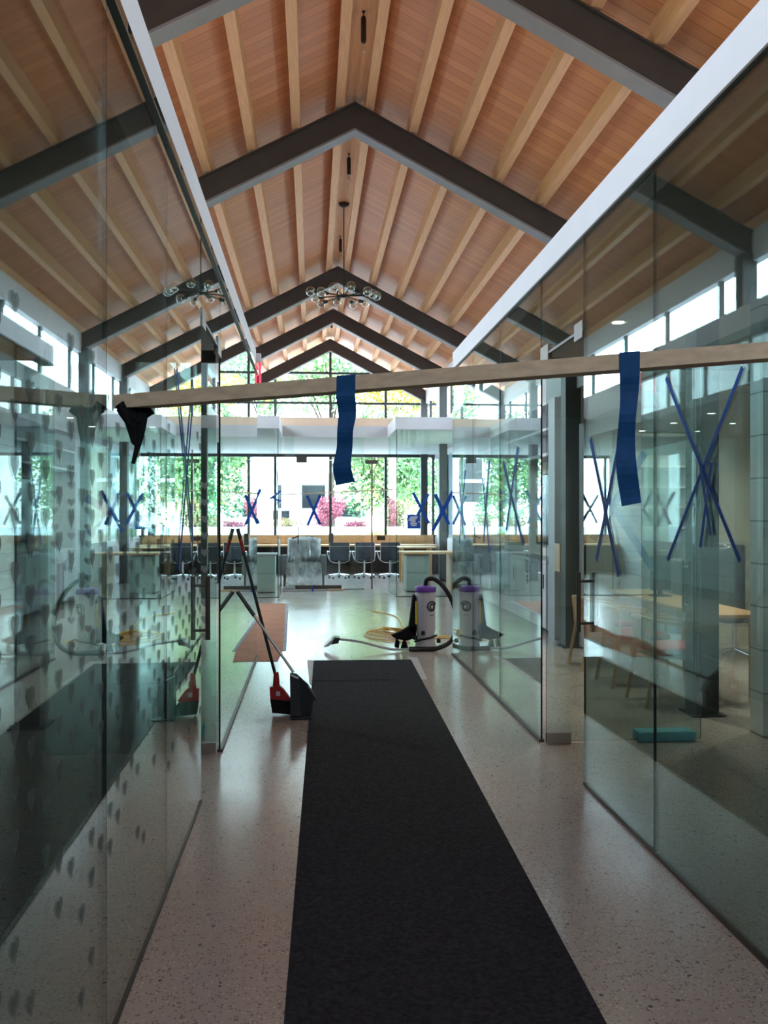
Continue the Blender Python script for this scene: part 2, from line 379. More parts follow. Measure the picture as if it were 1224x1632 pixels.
# roof: two deck slopes + ridge board
ZT = 6.26                    # top of steel at ridge
dz = .19
def roofpoly(side, z0, t):
    x1 = XC+side*3.05
    return [(XC, ZT+z0), (x1, ZT+z0-SL*3.05), (x1, ZT+z0+t-SL*3.05), (XC, ZT+z0+t)]
c = MB(); c.prism(roofpoly(-1, dz, .06), 'Y', -3, YB+.9); c.prism(roofpoly(1, dz, .06), 'Y', -3, YB+.9)
ceil = struct(c.build('ceiling', 'deck'))
def under(x): return ZT - SL*abs(x-XC)
for side in (-1, 1):
    for k in range(6):
        d_ = .17+.5*k; x = XC+side*d_
        b = MB(); zt = ZT+dz-SL*d_
        b.prism([(x-.05, zt+.03*(1 if side>0 else -1)*1), (x+.05, zt-.03*(1 if side>0 else -1)), (x+.05, zt-.165), (x-.05, zt-.165)], 'Y', -3, YB+.6)
        # weathered offset along the boards keeps each purlin's grain different
        o = b.build('purlin', 'pine', None); o.parent = ceil; o.matrix_parent_inverse = ceil.matrix_world.inverted()
        o.location = (o.location[0]-ceil.location[0], o.location[1]-ceil.location[1], o.location[2]-ceil.location[2])
        o.matrix_parent_inverse.identity(); struct(o)
o = MB().box(XC-.12, XC+.12, -3, YB+.6, ZT+.07, ZT+.11).build('ridge_board', 'pine'); 
o.location = Vector(o.location)-Vector(ceil.location); o.parent = ceil; struct(o)

# side walls of the nave above the side rooms with clerestory strips
for side, nm, X in ((-1, 'left', COLL-.1), (1, 'right', COLR+.1)):
    t = .06
    b = MB().box(X-t, X+t, -3, YB, 3.36, 3.78).box(X-t, X+t, -3, YB, 4.55, 4.92)
    struct(b.build('wall_%s_clerestory' % nm, 'white'))
    wf = MB()
    for i in range(16): y = -2.9+i*1.75; wf.box(X-.03, X+.03, y-.03, y+.03, 3.78, 4.55)
    wn_ = struct(wf.build('window_%d' % (1 if side < 0 else 2), 'column'))
    g = MB().box(X-.004, X+.004, -3, YB, 3.78, 4.55).build('pane', 'clear')
    g.location = Vector(g.location)-Vector(wn_.location); g.parent = wn_

# near side room ceilings, lobby side ceilings, far lids
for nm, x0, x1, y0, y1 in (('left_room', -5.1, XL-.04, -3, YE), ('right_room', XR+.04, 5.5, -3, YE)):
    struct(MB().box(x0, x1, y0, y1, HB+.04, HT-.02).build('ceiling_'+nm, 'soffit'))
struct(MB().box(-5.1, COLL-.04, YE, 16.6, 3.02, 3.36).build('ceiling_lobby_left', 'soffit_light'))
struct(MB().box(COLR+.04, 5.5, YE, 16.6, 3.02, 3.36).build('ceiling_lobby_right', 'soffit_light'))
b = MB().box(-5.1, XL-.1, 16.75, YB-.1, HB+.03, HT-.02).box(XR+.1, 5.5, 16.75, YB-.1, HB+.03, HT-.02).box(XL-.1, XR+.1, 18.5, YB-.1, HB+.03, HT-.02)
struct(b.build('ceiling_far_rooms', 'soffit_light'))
# far lid fascia
b = MB().box(-5.1, XL-.0, 16.62, 16.75, HB, HT+.02).box(XR, 5.5, 16.62, 16.75, HB, HT+.02)
b.box(XL-.12, XL, 16.75, 18.4, HB, HT+.02).box(XR, XR+.12, 16.75, 18.4, HB, HT+.02).box(XL-.12, XR+.12, 18.4, 18.5, HB, HT+.02)
struct(b.build('trim_1', 'white'))
struct(MB().box(-4.9, 5.3, 19.15, 19.3, HT, 3.63).build('trim_2', 'oakedge'))

# headers
for nm, X in (('header_left', XL), ('header_right', XR)):
    i = 3 if X < 0 else 4
    sgn = -1 if X < 0 else 1
    x0, x1 = (X-.15, X-.012) if X < 0 else (X+.012, X+.15)
    hb0 = HB-.07 if X < 0 else HB
    o = MB().box(x0, x1, -2.6, YE+.1, hb0, HT).build('trim_%d' % i, 'white'); struct(o)
    o['label'] = 'white header beam above the %s glass wall' % ('left' if X < 0 else 'right')
    g = MB().box(min(X-sgn*.02, X+sgn*.02), max(X-sgn*.02, X+sgn*.02), -2.6, YE, hb0-.012, hb0).build('shadow_gap', 'channel')
    g.location = Vector(g.location)-Vector(o.location); g.parent = o

# outer walls of side rooms
struct(MB().box(-5.2, -5.1, -3, YB, 0, 3.3).build('wall_left', 'panelled'))
struct(MB().box(5.5, 5.6, -3, 10.4, 0, 3.3).build('wall_right', 'panelled'))
# far right side wall of the lobby (with cabinets in front) then the glazed corner
struct(MB().box(3.34, 3.46, 10.42, 16.6, 0, 3.02).build('wall_right_lobby', 'creamwall'))
b = MB().box(3.34, 3.44, 16.6, YB, 0, .95).box(3.34, 3.44, 16.6, YB, 3.05, 3.18)
struct(b.build('wall_right_far', 'white'))
wn3 = struct(MB().box(3.36, 3.42, 20.6, 20.66, .95, 3.05).box(3.36, 3.42, 22.2, 22.26, .95, 3.05).build('window_3', 'column'))
g = MB().box(3.385, 3.395, 16.6, YB, .95, 3.05).build('pane', 'clear'); g.location = Vector(g.location)-Vector(wn3.location); g.parent = wn3
g = MB().box(3.42, 3.44, 20.7, 23.9, .97, 3.03).build('blind', 'winblue'); g.location = Vector(g.location)-Vector(wn3.location); g.parent = wn3
struct(MB().box(3.0, 5.5, 10.4, 10.5, 0, 3.15).build('wall_right_cross', 'creamwall'))
struct(MB().box(3.12, 4.3, 5.95, 6.13, 0, HB+.04).build('wall_right_pier', 'panelled'))
# behind the camera: entrance wall
b = MB().box(-5.1, 5.5, -3, -2.85, 0, 3.9).box(-5.1, -.6, -3, -2.85, 3.9, 6.6).box(1.6, 5.5, -3, -2.85, 3.9, 6.6).box(-.6, 1.6, -3, -2.85, 5.3, 6.6)
struct(b.build('wall_entry', 'creamwall'))
w5 = struct(MB().box(.46, .52, -2.96, -2.90, 3.9, 5.3).box(-.6, 1.6, -2.96, -2.90, 3.9, 3.95).build('window_5', 'column'))  # unseen high window added to light the scene from behind
g = MB().box(-.6, 1.6, -2.935, -2.925, 3.9, 5.3).build('pane', 'clear'); g.location = Vector(g.location)-Vector(w5.location); g.parent = w5

# window wall at the far end
fr = MB()
xs = [-5.0, -3.98, -2.48, -.98, .50, 2.0, 3.3]
for x in xs: fr.box(x-.035, x+.035, YB-.04, YB+.04, .95, 3.2)
for x in (-2.48, -.98, .50, 2.0):
    fr.box(x-.035, x+.035, YB-.04, YB+.04, 3.5, under(x)-.25)
fr.box(-5.1, 3.4, YB-.04, YB+.04, .93, 1.0).box(-5.1, 3.4, YB-.05, YB+.05, 3.1, 3.5)
fr.box(-4.9, 3.4, YB-.035, YB+.035, 4.53, 4.59).box(XC-1.4, XC+1.4, YB-.035, YB+.035, 5.34, 5.40)
w4 = struct(fr.build('window_4', 'column'))
g = MB().box(-5.1, 3.4, YB-.004, YB+.004, .95, 3.2).box(-2.1, 3.08, YB-.004, YB+.004, 3.5, 4.7).prism([(-2.1, 4.7), (3.08, 4.7), (XC, 6.05)], 'Y', YB-.004, YB+.004)
g = g.build('pane', 'clear'); g.location = Vector(g.location)-Vector(w4.location); g.parent = w4
struct(MB().box(-5.1, 3.4, YB-.05, YB+.1, 0, .95).build('wall_back', 'darkwood'))
struct(MB().box(3.44, 5.6, YB-.05, YB+.1, 0, 3.3).build('wall_back_right', 'creamwall'))

# ------------------------------------------------------------------ steel gable frames
ford = {6.72: 'nearest the camera, crossing the top of the view',
        10.25: 'second from the camera, above the end of the near glass rooms', 17.0: 'just behind the chandelier',
        20.5: 'second from the far gable window', 24.0: 'framing the far gable window'}
for y, where in ford.items():
    t = thing('gable_frame', (XC, y, 0), 'dark steel gable frame ' + where, 'roof frame', 'dark steel gable frames')
    b = MB(); hw = 2.62; fl = MB()
    for s in (-1, 1):
        b.prism([(0, ZT-.30), (s*hw, ZT-.30-SL*hw), (s*hw, ZT-.02-SL*hw), (0, ZT-.02)], 'Y', -.07, .07)
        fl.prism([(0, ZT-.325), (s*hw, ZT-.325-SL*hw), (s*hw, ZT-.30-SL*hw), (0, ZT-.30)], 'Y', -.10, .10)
        b.prism([(0, ZT-.02), (s*hw, ZT-.02-SL*hw), (s*hw, ZT-SL*hw), (0, ZT)], 'Y', -.10, .10)
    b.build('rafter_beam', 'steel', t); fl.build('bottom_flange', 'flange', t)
    for s in (-1, 1):
        cc = MB().box(s*2.54-.09, s*2.54+.09, -.1, .1, 0, ZT-.3-SL*2.54).build('column', 'column', t)
        MB().box(s*2.54-.13, s*2.54+.13, -.14, .14, 0, .015).build('base_plate', 'column', cc)

# ------------------------------------------------------------------ ridge fittings
def socket_pendant(y, label, drop=.30, bulb=True):
    t = thing('ridge_pendant', (XC, y, ZT+.07), label, 'pendant light', 'black socket pendants along the ridge')
    MB().lathe([(.016, -.012), (.016, 0)], (0, 0, 0)).build('canopy', 'bronze', t)
    MB().tube([(0, 0, 0), (0, 0, -.06)], .006).build('cord', 'black', t)
    MB().lathe([(.021, -drop), (.026, -drop+.02), (.026, -.07), (.018, -.05)], (0, 0, 0), 14).build('socket', 'bronze', t)
    if bulb: MB().lathe([(.001, -drop-.10), (.018, -drop-.085), (.022, -drop-.06), (.014, -drop-.02), (.012, -drop)], (0, 0, 0), 14).build('bulb', 'globe', t)
socket_pendant(8.45, 'black tubular socket pendant at the top of the view, before the second frame')
socket_pendant(11.8, 'black tubular socket pendant on the ridge between the second frame and the chandelier', .28)
socket_pendant(15.3, 'black tubular socket pendant on the ridge just behind the chandelier rod', .28)
socket_pendant(22.1, 'small socket pendant with bulb at the ridge close to the far gable window', .16)

ch = thing('chandelier', (XC, 13.7, ZT+.07), 'black starburst chandelier with clear glass globes hanging from the ridge', 'chandelier')
MB().lathe([(.03, -.06), (.075, -.03), (.085, 0)], (0, 0, 0), 20).build('canopy', 'bronze', ch)
HZ = -1.42
MB().tube([(0, 0, -.03), (0, 0, HZ)], .008).build('rod', 'bronze', ch)
MB().lathe([(.02, HZ-.03), (.05, HZ-.02), (.05, HZ+.02), (.02, HZ+.03)], (0, 0, 0), 16).tube([(-.10, 0, HZ+.10), (-.10, 0, HZ-.04)], .01).build('hub', 'bronze', ch)
for i in range(12):
    a = R(30*i+11); r = .40 if i % 2 else .46; tz = (.035 if i % 3 == 0 else -.02 if i % 3 == 1 else .0)
    dx, dy = math.cos(a), math.sin(a)
    arm = MB().tube([(0, 0, HZ), (dx*r, dy*r, HZ+tz)], .0095, 8).build('arm', 'bronze', ch)
    MB().tube([(dx*(r-.07), dy*(r-.07), HZ+tz), (dx*(r+.005), dy*(r+.005), HZ+tz)], .027, 10).build('socket', 'bronze', arm)
    MB().ball((dx*(r+.062), dy*(r+.062), HZ+tz), .072).build('glass_globe', 'globe', arm)
    MB().ball((dx*(r+.03), dy*(r+.03), HZ+tz), .018, n=8).build('bulb', 'bulb', arm)

# recessed downlights of the left lobby ceiling
k = 0
for x in (-2.66, -3.65):
    for y in (12.5, 13.85, 15.2):
        t = thing('downlight', (x, y, 3.02), '%s lit downlight in the %s row of the low ceiling left of the lobby' % (['nearest', 'middle', 'farthest'][k % 3], 'inner' if x > -3 else 'outer'), 'downlight', 'lit downlights left of the lobby')
        MB().lathe([(.05, -.003), (.065, -.006), (.068, 0)], (0, 0, 0), 20).build('trim_ring', 'white', t)
        MB().lathe([(.048, -.008), (.048, -.003)], (0, 0, 0), 20).build('lens', 'lampwhite', t)
        l = bpy.data.lights.new('downlight_beam', 'SPOT'); l.energy = 60; l.spot_size = R(90); l.spot_blend = .6; l.shadow_soft_size = .05; l.color = (1, .9, .76)
        lo = bpy.data.objects.new('downlight_beam', l); lo.location = (0, 0, -.03); lo.parent = t; COL.objects.link(lo)
        k += 1
# warm lamps added in the right side room ceiling to brighten it
k = 0
for x, y in ((2.6, 7.4), (4.0, 9.2), (4.4, 7.2)):
    t = thing('downlight', (x, y, HB+.04), ['added fill lamp over the red-seated chairs', 'added fill lamp near the bookshelf of the right room', 'added fill lamp over the outer end of the right room table'][k], 'downlight')
    MB().lathe([(.05, -.003), (.065, -.006), (.068, 0)], (0, 0, 0), 20).build('trim_ring', 'white', t)
    MB().lathe([(.048, -.008), (.048, -.003)], (0, 0, 0), 20).build('lens', 'lampwhite', t)
    l = bpy.data.lights.new('downlight_beam', 'SPOT'); l.energy = 100; l.spot_size = R(130); l.spot_blend = .8; l.shadow_soft_size = .05; l.color = (1, .88, .70)
    lo = bpy.data.objects.new('downlight_beam', l); lo.location = (0, 0, -.03); lo.parent = t; COL.objects.link(lo)
    k += 1

# ------------------------------------------------------------------ glass
def pane_x(mb, x, y0, y1, z0, z1, t=.012):      # pane in a plane of constant x
    a, b = x-t/2, x+t/2; o = len(mb.v)
    mb.add([(a,y0,z0),(b,y0,z0),(b,y1,z0),(a,y1,z0),(a,y0,z1),(b,y0,z1),(b,y1,z1),(a,y1,z1)], [(1,2,6,5),(3,0,4,7)], 0)
    mb.add([(a,y0,z0),(b,y0,z0),(b,y1,z0),(a,y1,z0),(a,y0,z1),(b,y0,z1),(b,y1,z1),(a,y1,z1)], [(0,3,2,1),(4,5,6,7),(0,1,5,4),(2,3,7,6)], 1)
    return mb
def pane_y(mb, y, x0, x1, z0, z1, t=.012):
    a, b = y-t/2, y+t/2
    V = [(x0,a,z0),(x1,a,z0),(x1,b,z0),(x0,b,z0),(x0,a,z1),(x1,a,z1),(x1,b,z1),(x0,b,z1)]
    mb.add(V, [(0,1,5,4),(2,3,7,6)], 0); mb.add(V, [(0,3,2,1),(4,5,6,7),(1,2,6,5),(3,0,4,7)], 1)
    return mb
GM = ['glass', 'edge']
FG = ['farglass', 'edge']
def heart(cy, cz, w, h=None, n=22):
    h = h or w*1.05; P = []
    for i in range(n):
        t = 2*math.pi*i/n
        P.append((cy + w/2*(math.sin(t)**3), cz + h/2*((13*math.cos(t)-5*math.cos(2*t)-2*math.cos(3*t)-math.cos(4*t))/15.0)))
    return P
def hearts_on(mb, u0, u1, z0, z1, axis, p, off, seed):
    rr = random.Random(seed); k = 0
    u = u0+.045
    while u < u1-.03:
        z = z0 + (.0 if k % 2 else .055)
        while z < z1:
            # the film is dense at eye level and thins out towards the floor
            f = 1 if z > .95 else max(.05, (z-.2)/.95)
            if rr.random() < f*(.93 if z < 1.85 else .5):
                mb.prism(heart(u, z, .052), axis, p+off, p+off+.0008*(1 if off > 0 else -1))
            z += .108
        u += .105; k += 1
    return mb

joints = {-1: [.52, 1.58, 2.64, 3.72, 4.86], 1: [.72, 1.8, 2.88, 3.95, 5.00]}
hinge = {-1: 5.87, 1: 5.95}
farj = {-1: [5.88, 7.1, 8.4, YE], 1: [5.96, 7.3, 8.55, YE]}
nth = ['first', 'second', 'third', 'fourth', 'fifth', 'sixth', 'seventh', 'eighth']
heart_parts = []
for side, X, nm in ((-1, XL, 'left'), (1, XR, 'right')):
    J = joints[side]
    for i in range(len(J)-1):
        if side < 0:
            desc = ['tinted glass partition pane of the left wall closest to the camera, with heart stickers',
                    'tall tinted glass pane at the left edge of the view with heart stickers',
                    'tall tinted glass pane of the left wall, second from the door opening, with heart stickers',
                    'tall tinted left glass pane beside the door opening, covered with heart stickers'][i]
        else:
            desc = ['tinted glass pane of the right wall level with the camera',
                    'tinted glass pane of the right wall just outside the right edge of the view',
                    'tall tinted glass pane of the right wall with a wide thin blue tape cross',
                    'tall tinted right glass pane beside the door opening, with a dark blue tape cross'][i]
        t = thing('glass_screen', (X, J[i], 0), desc, 'glass panel', None)
        pane_x(MB(), 0, .003, J[i+1]-J[i]-.003, .012, HB).build('pane', GM, t)
        MB().box(-.012, .012, 0, J[i+1]-J[i], 0, .016).build('floor_channel', 'channel', t)
        if side < 0:
            hb = MB(); hearts_on(hb, 0, J[i+1]-J[i], (.30 if i < 3 else .45), 2.0, 'X', 0, .008, i)
            h_ = hb.build('heart_stickers', 'frost', t); h_['kind'] = 'stuff'
    # transom over the door opening
    t = thing('glass_transom', (X, J[-1], 2.62), 'tinted glass transom over the %s door opening' % nm, 'glass panel')
    pane_x(MB(), 0, .003, hinge[side]-J[-1]-.003, .01, HB-2.62).build('pane', GM, t)
    MB().box(-.012, .012, .01, .17, -.05, .05).build('patch_fitting', 'hardware', t)
    MB().box(-.014, .014, hinge[side]-J[-1]-.20, hinge[side]-J[-1]-.01, -.055, .055).build('patch_fitting', 'hardware', t)
    MB().box(-.010, .010, .0, hinge[side]-J[-1], -.012, .004).build('edge_strip', 'black', t)
    # panels beyond the door
    F = farj[side]
    for i in range(3):
        desc = 'tinted glass pane of the %s wall, %s' % (nm, ['directly beyond the door', 'second beyond the door', 'the last one before the lobby'][i])
        t = thing('glass_screen', (X, F[i], 0), desc, 'glass panel')
        pane_x(MB(), 0, .003, F[i+1]-F[i]-.003, .012, HB).build('pane', GM, t)
        MB().box(-.018, .018, 0, F[i+1]-F[i], 0, .018).build('floor_channel', 'channel', t)
    # open door leaf, swung 90 degrees into the side room
    y = hinge[side]-.03; s = side
    t = struct(thing('door_%d' % (1 if s < 0 else 2), (X, y, 0), 'frameless tinted glass door standing open into the %s room' % nm, 'door'))
    pane_y(MB(), 0, min(s*.02, s*1.10), max(s*.02, s*1.10), .015, 2.60).build('pane', GM, t)
    MB().box(min(s*.02, s*.19), max(s*.02, s*.19), -.016, .016, .005, .075).build('patch_fitting', 'brushed', t)
    MB().box(min(s*.02, s*.19), max(s*.02, s*.19), -.016, .016, 2.53, 2.61).build('patch_fitting', 'hardware', t)
    MB().tube([(s*1.0, -.05, .88), (s*1.0, -.05, 1.24)], .012).tube([(s*1.0, .05, .88), (s*1.0, .05, 1.24)], .012).tube([(s*1.0, -.05, .93), (s*1.0, .05, .93)], .007).tube([(s*1.0, -.05, 1.19), (s*1.0, .05, 1.19)], .007).build('handle', 'brushed', t)
    if s < 0:
        hb = MB(); hearts_on(hb, -1.08, -.0, .55, 1.75, 'Y', 0, -.008, 40)
        h_ = hb.build('heart_stickers', 'frost_light', t); h_['kind'] = 'stuff'
    # pull bar beside the opening
    p = thing('door_pull', (X, J[-1]-.03, 0), 'vertical dark metal pull bar at the edge of the %s door opening' % nm, 'door pull')
    MB().tube([(.045, 0, .88), (.045, 0, 1.22)], .013).tube([(-.045, 0, .88), (-.045, 0, 1.22)], .013).build('bar', 'hardware', p)
    MB().tube([(-.045, 0, .93), (.045, 0, .93)], .008).build('standoff', 'hardware', p)
    MB().tube([(-.045, 0, 1.17), (.045, 0, 1.17)], .008).build('standoff', 'hardware', p)

# ------------------------------------------------------------------ far enclosures (glass)
def gpanel_y(x0, x1, y, label, z1=HB, z0=.012):
    t = thing('glass_screen', ((x0+x1)/2, y, 0), label, 'glass panel')
    pane_y(MB(), 0, (x0-x1)/2+.003, (x1-x0)/2-.003, z0, z1).build('pane', FG, t)
    MB().box((x0-x1)/2, (x1-x0)/2, -.018, .018, 0, .014).build('floor_channel', 'channel', t); return t
def gpanel_x(x, y0, y1, label, z1=HB):
    t = thing('glass_screen', (x, y0, 0), label, 'glass panel')
    pane_x(MB(), 0, .003, y1-y0-.003, .012, z1).build('pane', FG, t)
    MB().box(-.018, .018, 0, y1-y0, 0, .014).build('floor_channel', 'channel', t); return t
gpanel_y(XR+.04, XR+1.6, 16.69, 'far right office glass front carrying two blue tape crosses and a blue notice')
gpanel_y(XL-1.45, XL-.04, 16.69, 'far left office glass front with a blue tape cross, beside the far corridor')
gpanel_y(XL-2.9, XL-1.46, 16.69, 'far left office glass front, outer panel by the lobby')
gpanel_x(XL-.03, 16.7, 18.38, 'far corridor left glass side panel with tangled blue tape')
gpanel_x(XR+.03, 16.7, 18.38, 'far corridor right glass side panel')
gpanel_y(-.56, -.36, 18.44, 'narrow fixed glass strip left of the far meeting room door')
gpanel_y(.62, 1.08, 18.44, 'fixed glass panel right of the far meeting room door')
# far meeting room door, with rail at the bottom and lever handle
t = struct(thing('door_3', (-.34, 18.44, 0), 'frameless glass door of the far meeting room with a blue tape cross', 'door'))
pane_y(MB(), 0, 0, .95, .10, 2.68).build('pane', FG, t)
MB().box(0, .95, -.02, .02, .01, .09).build('bottom_rail', 'hardware', t)
MB().box(.02, .24, -.025, .025, 2.62, 2.74).build('patch_fitting', 'hardware', t)
MB().box(.05, .07, -.06, -.03, .95, 1.30).tube([(-.06, -.06, 1.06), (.06, -.05, 1.10)], .014).build('handle', 'bronze', t)
t = thing('door_frame_rod', (1.24, 18.44, 0), 'slim dark vertical door rod with top fitting right of the far meeting room', 'door rod')
MB().box(-.015, .015, -.02, .02, 0, 2.62).build('rod', 'hardware', t)
MB().box(-.14, .12, -.025, .025, 2.60, 2.68).build('fitting', 'hardware', t)

# ------------------------------------------------------------------ blue tape
def tape_x(name, label, plane, p, arms, w=.036, off=.010, group='blue tape crosses on the glass'):
    b = MB(); n = 0
    for (a0, z0), (a1, z1) in arms:
        d = Vector((a1-a0, z1-z0)); d.normalize(); q = Vector((-d.y, d.x))*w/2; e = off + .0012*n; n += 1
        poly = [(a0+q.x, z0+q.y), (a1+q.x, z1+q.y), (a1-q.x, z1-q.y), (a0-q.x, z0-q.y)]
        b.prism(poly, plane, p-(e if plane == 'Y' or p > 0 else -e), p-((e+.001) if plane == 'Y' or p > 0 else -(e+.001)))
    return tag(b.build(name, 'tape'), label, 'tape cross', group)
T = 'tape_cross'
tape_x(T, 'narrow dark blue tape cross on the right glass wall beside the door opening', 'X', XR, [((4.38, 1.945), (4.76, 1.30)), ((4.86, 1.97), (4.40, 1.24))], .040)
tape_x(T, 'wide thin blue tape cross on the nearest visible right glass pane', 'X', XR, [((3.80, 2.15), (3.12, 1.38)), ((3.10, 2.08), (3.78, 1.35))], .022)
tape_x(T, 'small narrow dark tape cross beside the wide thin one on the right glass', 'X', XR-.004, [((3.44, 1.74), (3.35, 1.47)), ((3.34, 1.75), (3.44, 1.42))], .022)
tape_x(T, 'blue tape cross on the right glass wall directly beyond the door', 'X', XR, [((7.15, 1.98), (6.45, 1.33)), ((6.62, 2.06), (7.02, 1.42))], .045)
tape_x(T, 'tall blue tape cross on the right glass wall, second panel beyond the door', 'X', XR, [((7.72, 2.02), (7.98, 1.30)), ((8.02, 1.88), (7.70, 1.22))], .04)
tape_x(T, 'thin blue tape cross on the last panel of the right glass wall', 'X', XR, [((8.95, 2.0), (9.30, 1.25)), ((9.30, 1.95), (9.0, 1.3))], .04)
tape_x(T, 'tall narrow dark blue tape cross on the left glass wall beside the door opening', 'X', XL, [((3.96, 2.19), (4.50, 1.42)), ((4.52, 2.18), (4.02, 1.30))], .04)
tape_x(T, 'blue tape cross on the open left glass door', 'Y', hinge[-1]-.03, [((-1.05, 1.68), (-1.42, 1.42)), ((-1.44, 1.66), (-1.02, 1.40))], .05)
tape_x(T, 'wide blue tape cross on the open right glass door', 'Y', hinge[1]-.03, [((1.90, 1.82), (2.32, 1.18)), ((2.26, 1.97), (1.90, 1.38))], .05)
tape_x(T, 'left blue tape cross of the pair on the far right office front', 'Y', 16.69, [((1.90, 1.96), (2.20, 1.38)), ((2.19, 1.94), (1.93, 1.42))], .055)
tape_x(T, 'right, slightly lower blue tape cross of the pair on the far right office front', 'Y', 16.69, [((2.32, 1.93), (2.58, 1.36)), ((2.66, 1.99), (2.27, 1.24))], .065)
tape_x(T, 'blue tape cross on the far meeting room glass door', 'Y', 18.44, [((-.10, 1.94), (.17, 1.34)), ((.17, 1.95), (-.09, 1.32))], .055)
tape_x(T, 'blue tape cross on the far left office front', 'Y', 16.69, [((-1.24, 1.90), (-.98, 1.38)), ((-.95, 2.02), (-1.27, 1.36))], .055)
tape_x(T, 'blue tape cross on the outer far left office front', 'Y', 16.69, [((-2.35, 1.93), (-2.02, 1.36)), ((-2.05, 1.95), (-2.33, 1.38))], .055)
b = MB()
for p0, p1, w_ in (((16.9, 2.35), (17.5, 1.75), .06), ((17.1, 2.40), (17.35, 1.65), .05), ((16.85, 1.80), (17.6, 1.68), .05), ((17.35, 1.95), (17.3, 1.45), .06)):
    b.obox((XL-.052, p0[0], p0[1]), (XL-.052, p1[0], p1[1]), .004, w_, up=(0, -(p1[1]-p0[1]), p1[0]-p0[0]))
for p0, p1 in (((-.59, 17.2, 2.0), (-.79, 17.1, 1.85)), ((-.59, 17.2, 1.8), (-.77, 17.1, 1.88))): b.obox(p0, p1, .03, .03)
tag(b.build('tape_tangle', 'tape'), 'tangled loose strips of blue tape on the far corridor left glass', 'tape')

# ------------------------------------------------------------------ lumber barricade and hanging tape
A = Vector((XL+.022, 2.73, 1.885)); D = Vector((1.532, 1.93, 1.962))
b = MB().obox(A, D, .062, .040)
bar = tag(b.build('lumber_bar', 'lumber'), 'light wooden stud wedged across the corridor between the glass walls', 'timber bar')
def at(x): t_ = (x-A.x)/(D.x-A.x); return A+(D-A)*t_
def hang(name, label, x, w, zlow, seed, lean=0.0, wav=.012):
    rr = random.Random(seed); c0 = at(x); dd = (D-A).normalized(); nrm = Vector((dd.y, -dd.x, 0)).normalized()
    N = 18; vs = []; fs = []
    path = [(-.034, .0, .001), (-.034, .0, .022), (.0, 0, .0225), (.034, 0, .022)]
    prof = []
    # over the top of the stud, then down the front face
    prof += [(.034, -.02), (.034, .022), (0, .0225), (-.034, .022), (-.035, -.022)]
    for i in range(1, N+1):
        z = -.022 - (c0.z-.022-zlow)*i/N
        prof.append((-.035-.006*math.sin(i*.9+seed), z))
    for i, (o_, z) in enumerate(prof):
        k_ = max(0, i-4)/N
        ww = w*(1+.10*math.sin(k_*7+seed)); sh = lean*k_ + wav*math.sin(k_*5+seed)*k_
        for s_ in (-1, 1):
            p = c0 + dd*(s_*ww/2+sh) + nrm*(-o_) + Vector((0, 0, z+ (0.004*s_ if i == len(prof)-1 else 0)))
            vs.append(p)
    for i in range(len(prof)-1): fs.append((2*i, 2*i+1, 2*i+3, 2*i+2))
    o = MB().add(vs, fs).build(name, 'tape_dark')
    sm = o.modifiers.new('thickness', 'SOLIDIFY'); sm.thickness = .0012
    return tag(o, label, 'tape', 'tape strips hanging from the wooden stud')
hang('hanging_tape', 'wide blue tape strip hanging from the middle of the wooden stud', .105, .050, 1.635, 1.0)
hang('hanging_tape', 'wide blue tape strip hanging from the right part of the wooden stud', .805, .046, 1.575, 2.2, -.005)
# dark plastic bundle at left end of the stud
b = MB()
rr = random.Random(8)
for k in range(9):
    a = rr.uniform(-.05, .055); z0 = rr.uniform(-.005, .012); h = rr.uniform(.05, .17) if abs(a) < .03 else rr.uniform(.03, .07)
    p0 = Vector((a, rr.uniform(-.02, .02), z0)); 
    b.tube(spline([p0, p0*.6+Vector((rr.uniform(-.006, .006), 0, -h*.5)), Vector((rr.uniform(-.008, .008), rr.uniform(-.01, .01), -h))], 5), .017, 7, r2=.006)
o = b.build('plastic_wrap', 'webbing', None, None); o.location = (XL+.075, 2.70, 1.70)
tag(o, 'dark crumpled plastic bundle hanging under the left end of the stud', 'plastic wrap')

# far batten across the far corridor
b = MB().obox((XL+.02, 17.1, 1.93), (XR+.0, 17.1, 2.03), .03, .022)
tag(b.build('wooden_batten', 'lumber'), 'thin wooden batten across the far corridor between its glass sides', 'timber bar')
# horizontal batten lying on floor before meeting room
b = MB().obox((-.55, 18.05, .02), (.62, 18.12, .02), .035, .03)
bt = tag(b.build('floor_batten', 'brushed'), 'grey and orange-tipped batten lying on the floor in front of the armchair', 'floor strip')
g = MB().obox((.32, 18.10, .024), (.66, 18.122, .024), .04, .032).build('orange_tip', 'counter'); g.location = Vector(g.location)-Vector(bt.location); g.parent = bt
g = MB().box(.00, .035, 18.05, 18.10, .0, .10).build('blue_tape_tab', 'tape'); g.location = Vector(g.location)-Vector(bt.location); g.parent = bt

# blue notice on far right office front
t = thing('blue_notice', (1.915, 16.675, 1.28), 'blue paper notice with white writing on the far right office front', 'notice')
MB().box(-.125, .125, -.002, 0, 0, .27).build('sheet', 'bluepaper', t)
b = MB()
for x0, x1, z in ((-.07, .07, .22), (-.09, .06, .19), (-.10, .03, .16), (-.06, .03, .128), (-.07, .06, .095), (-.05, .05, .062)): b.obox((x0, -.003, z), (x1, -.003, z+.006), .002, .020)
b.box(.08, .11, -.004, -.002, .12, .14)
b.build('writing', 'paper', t)

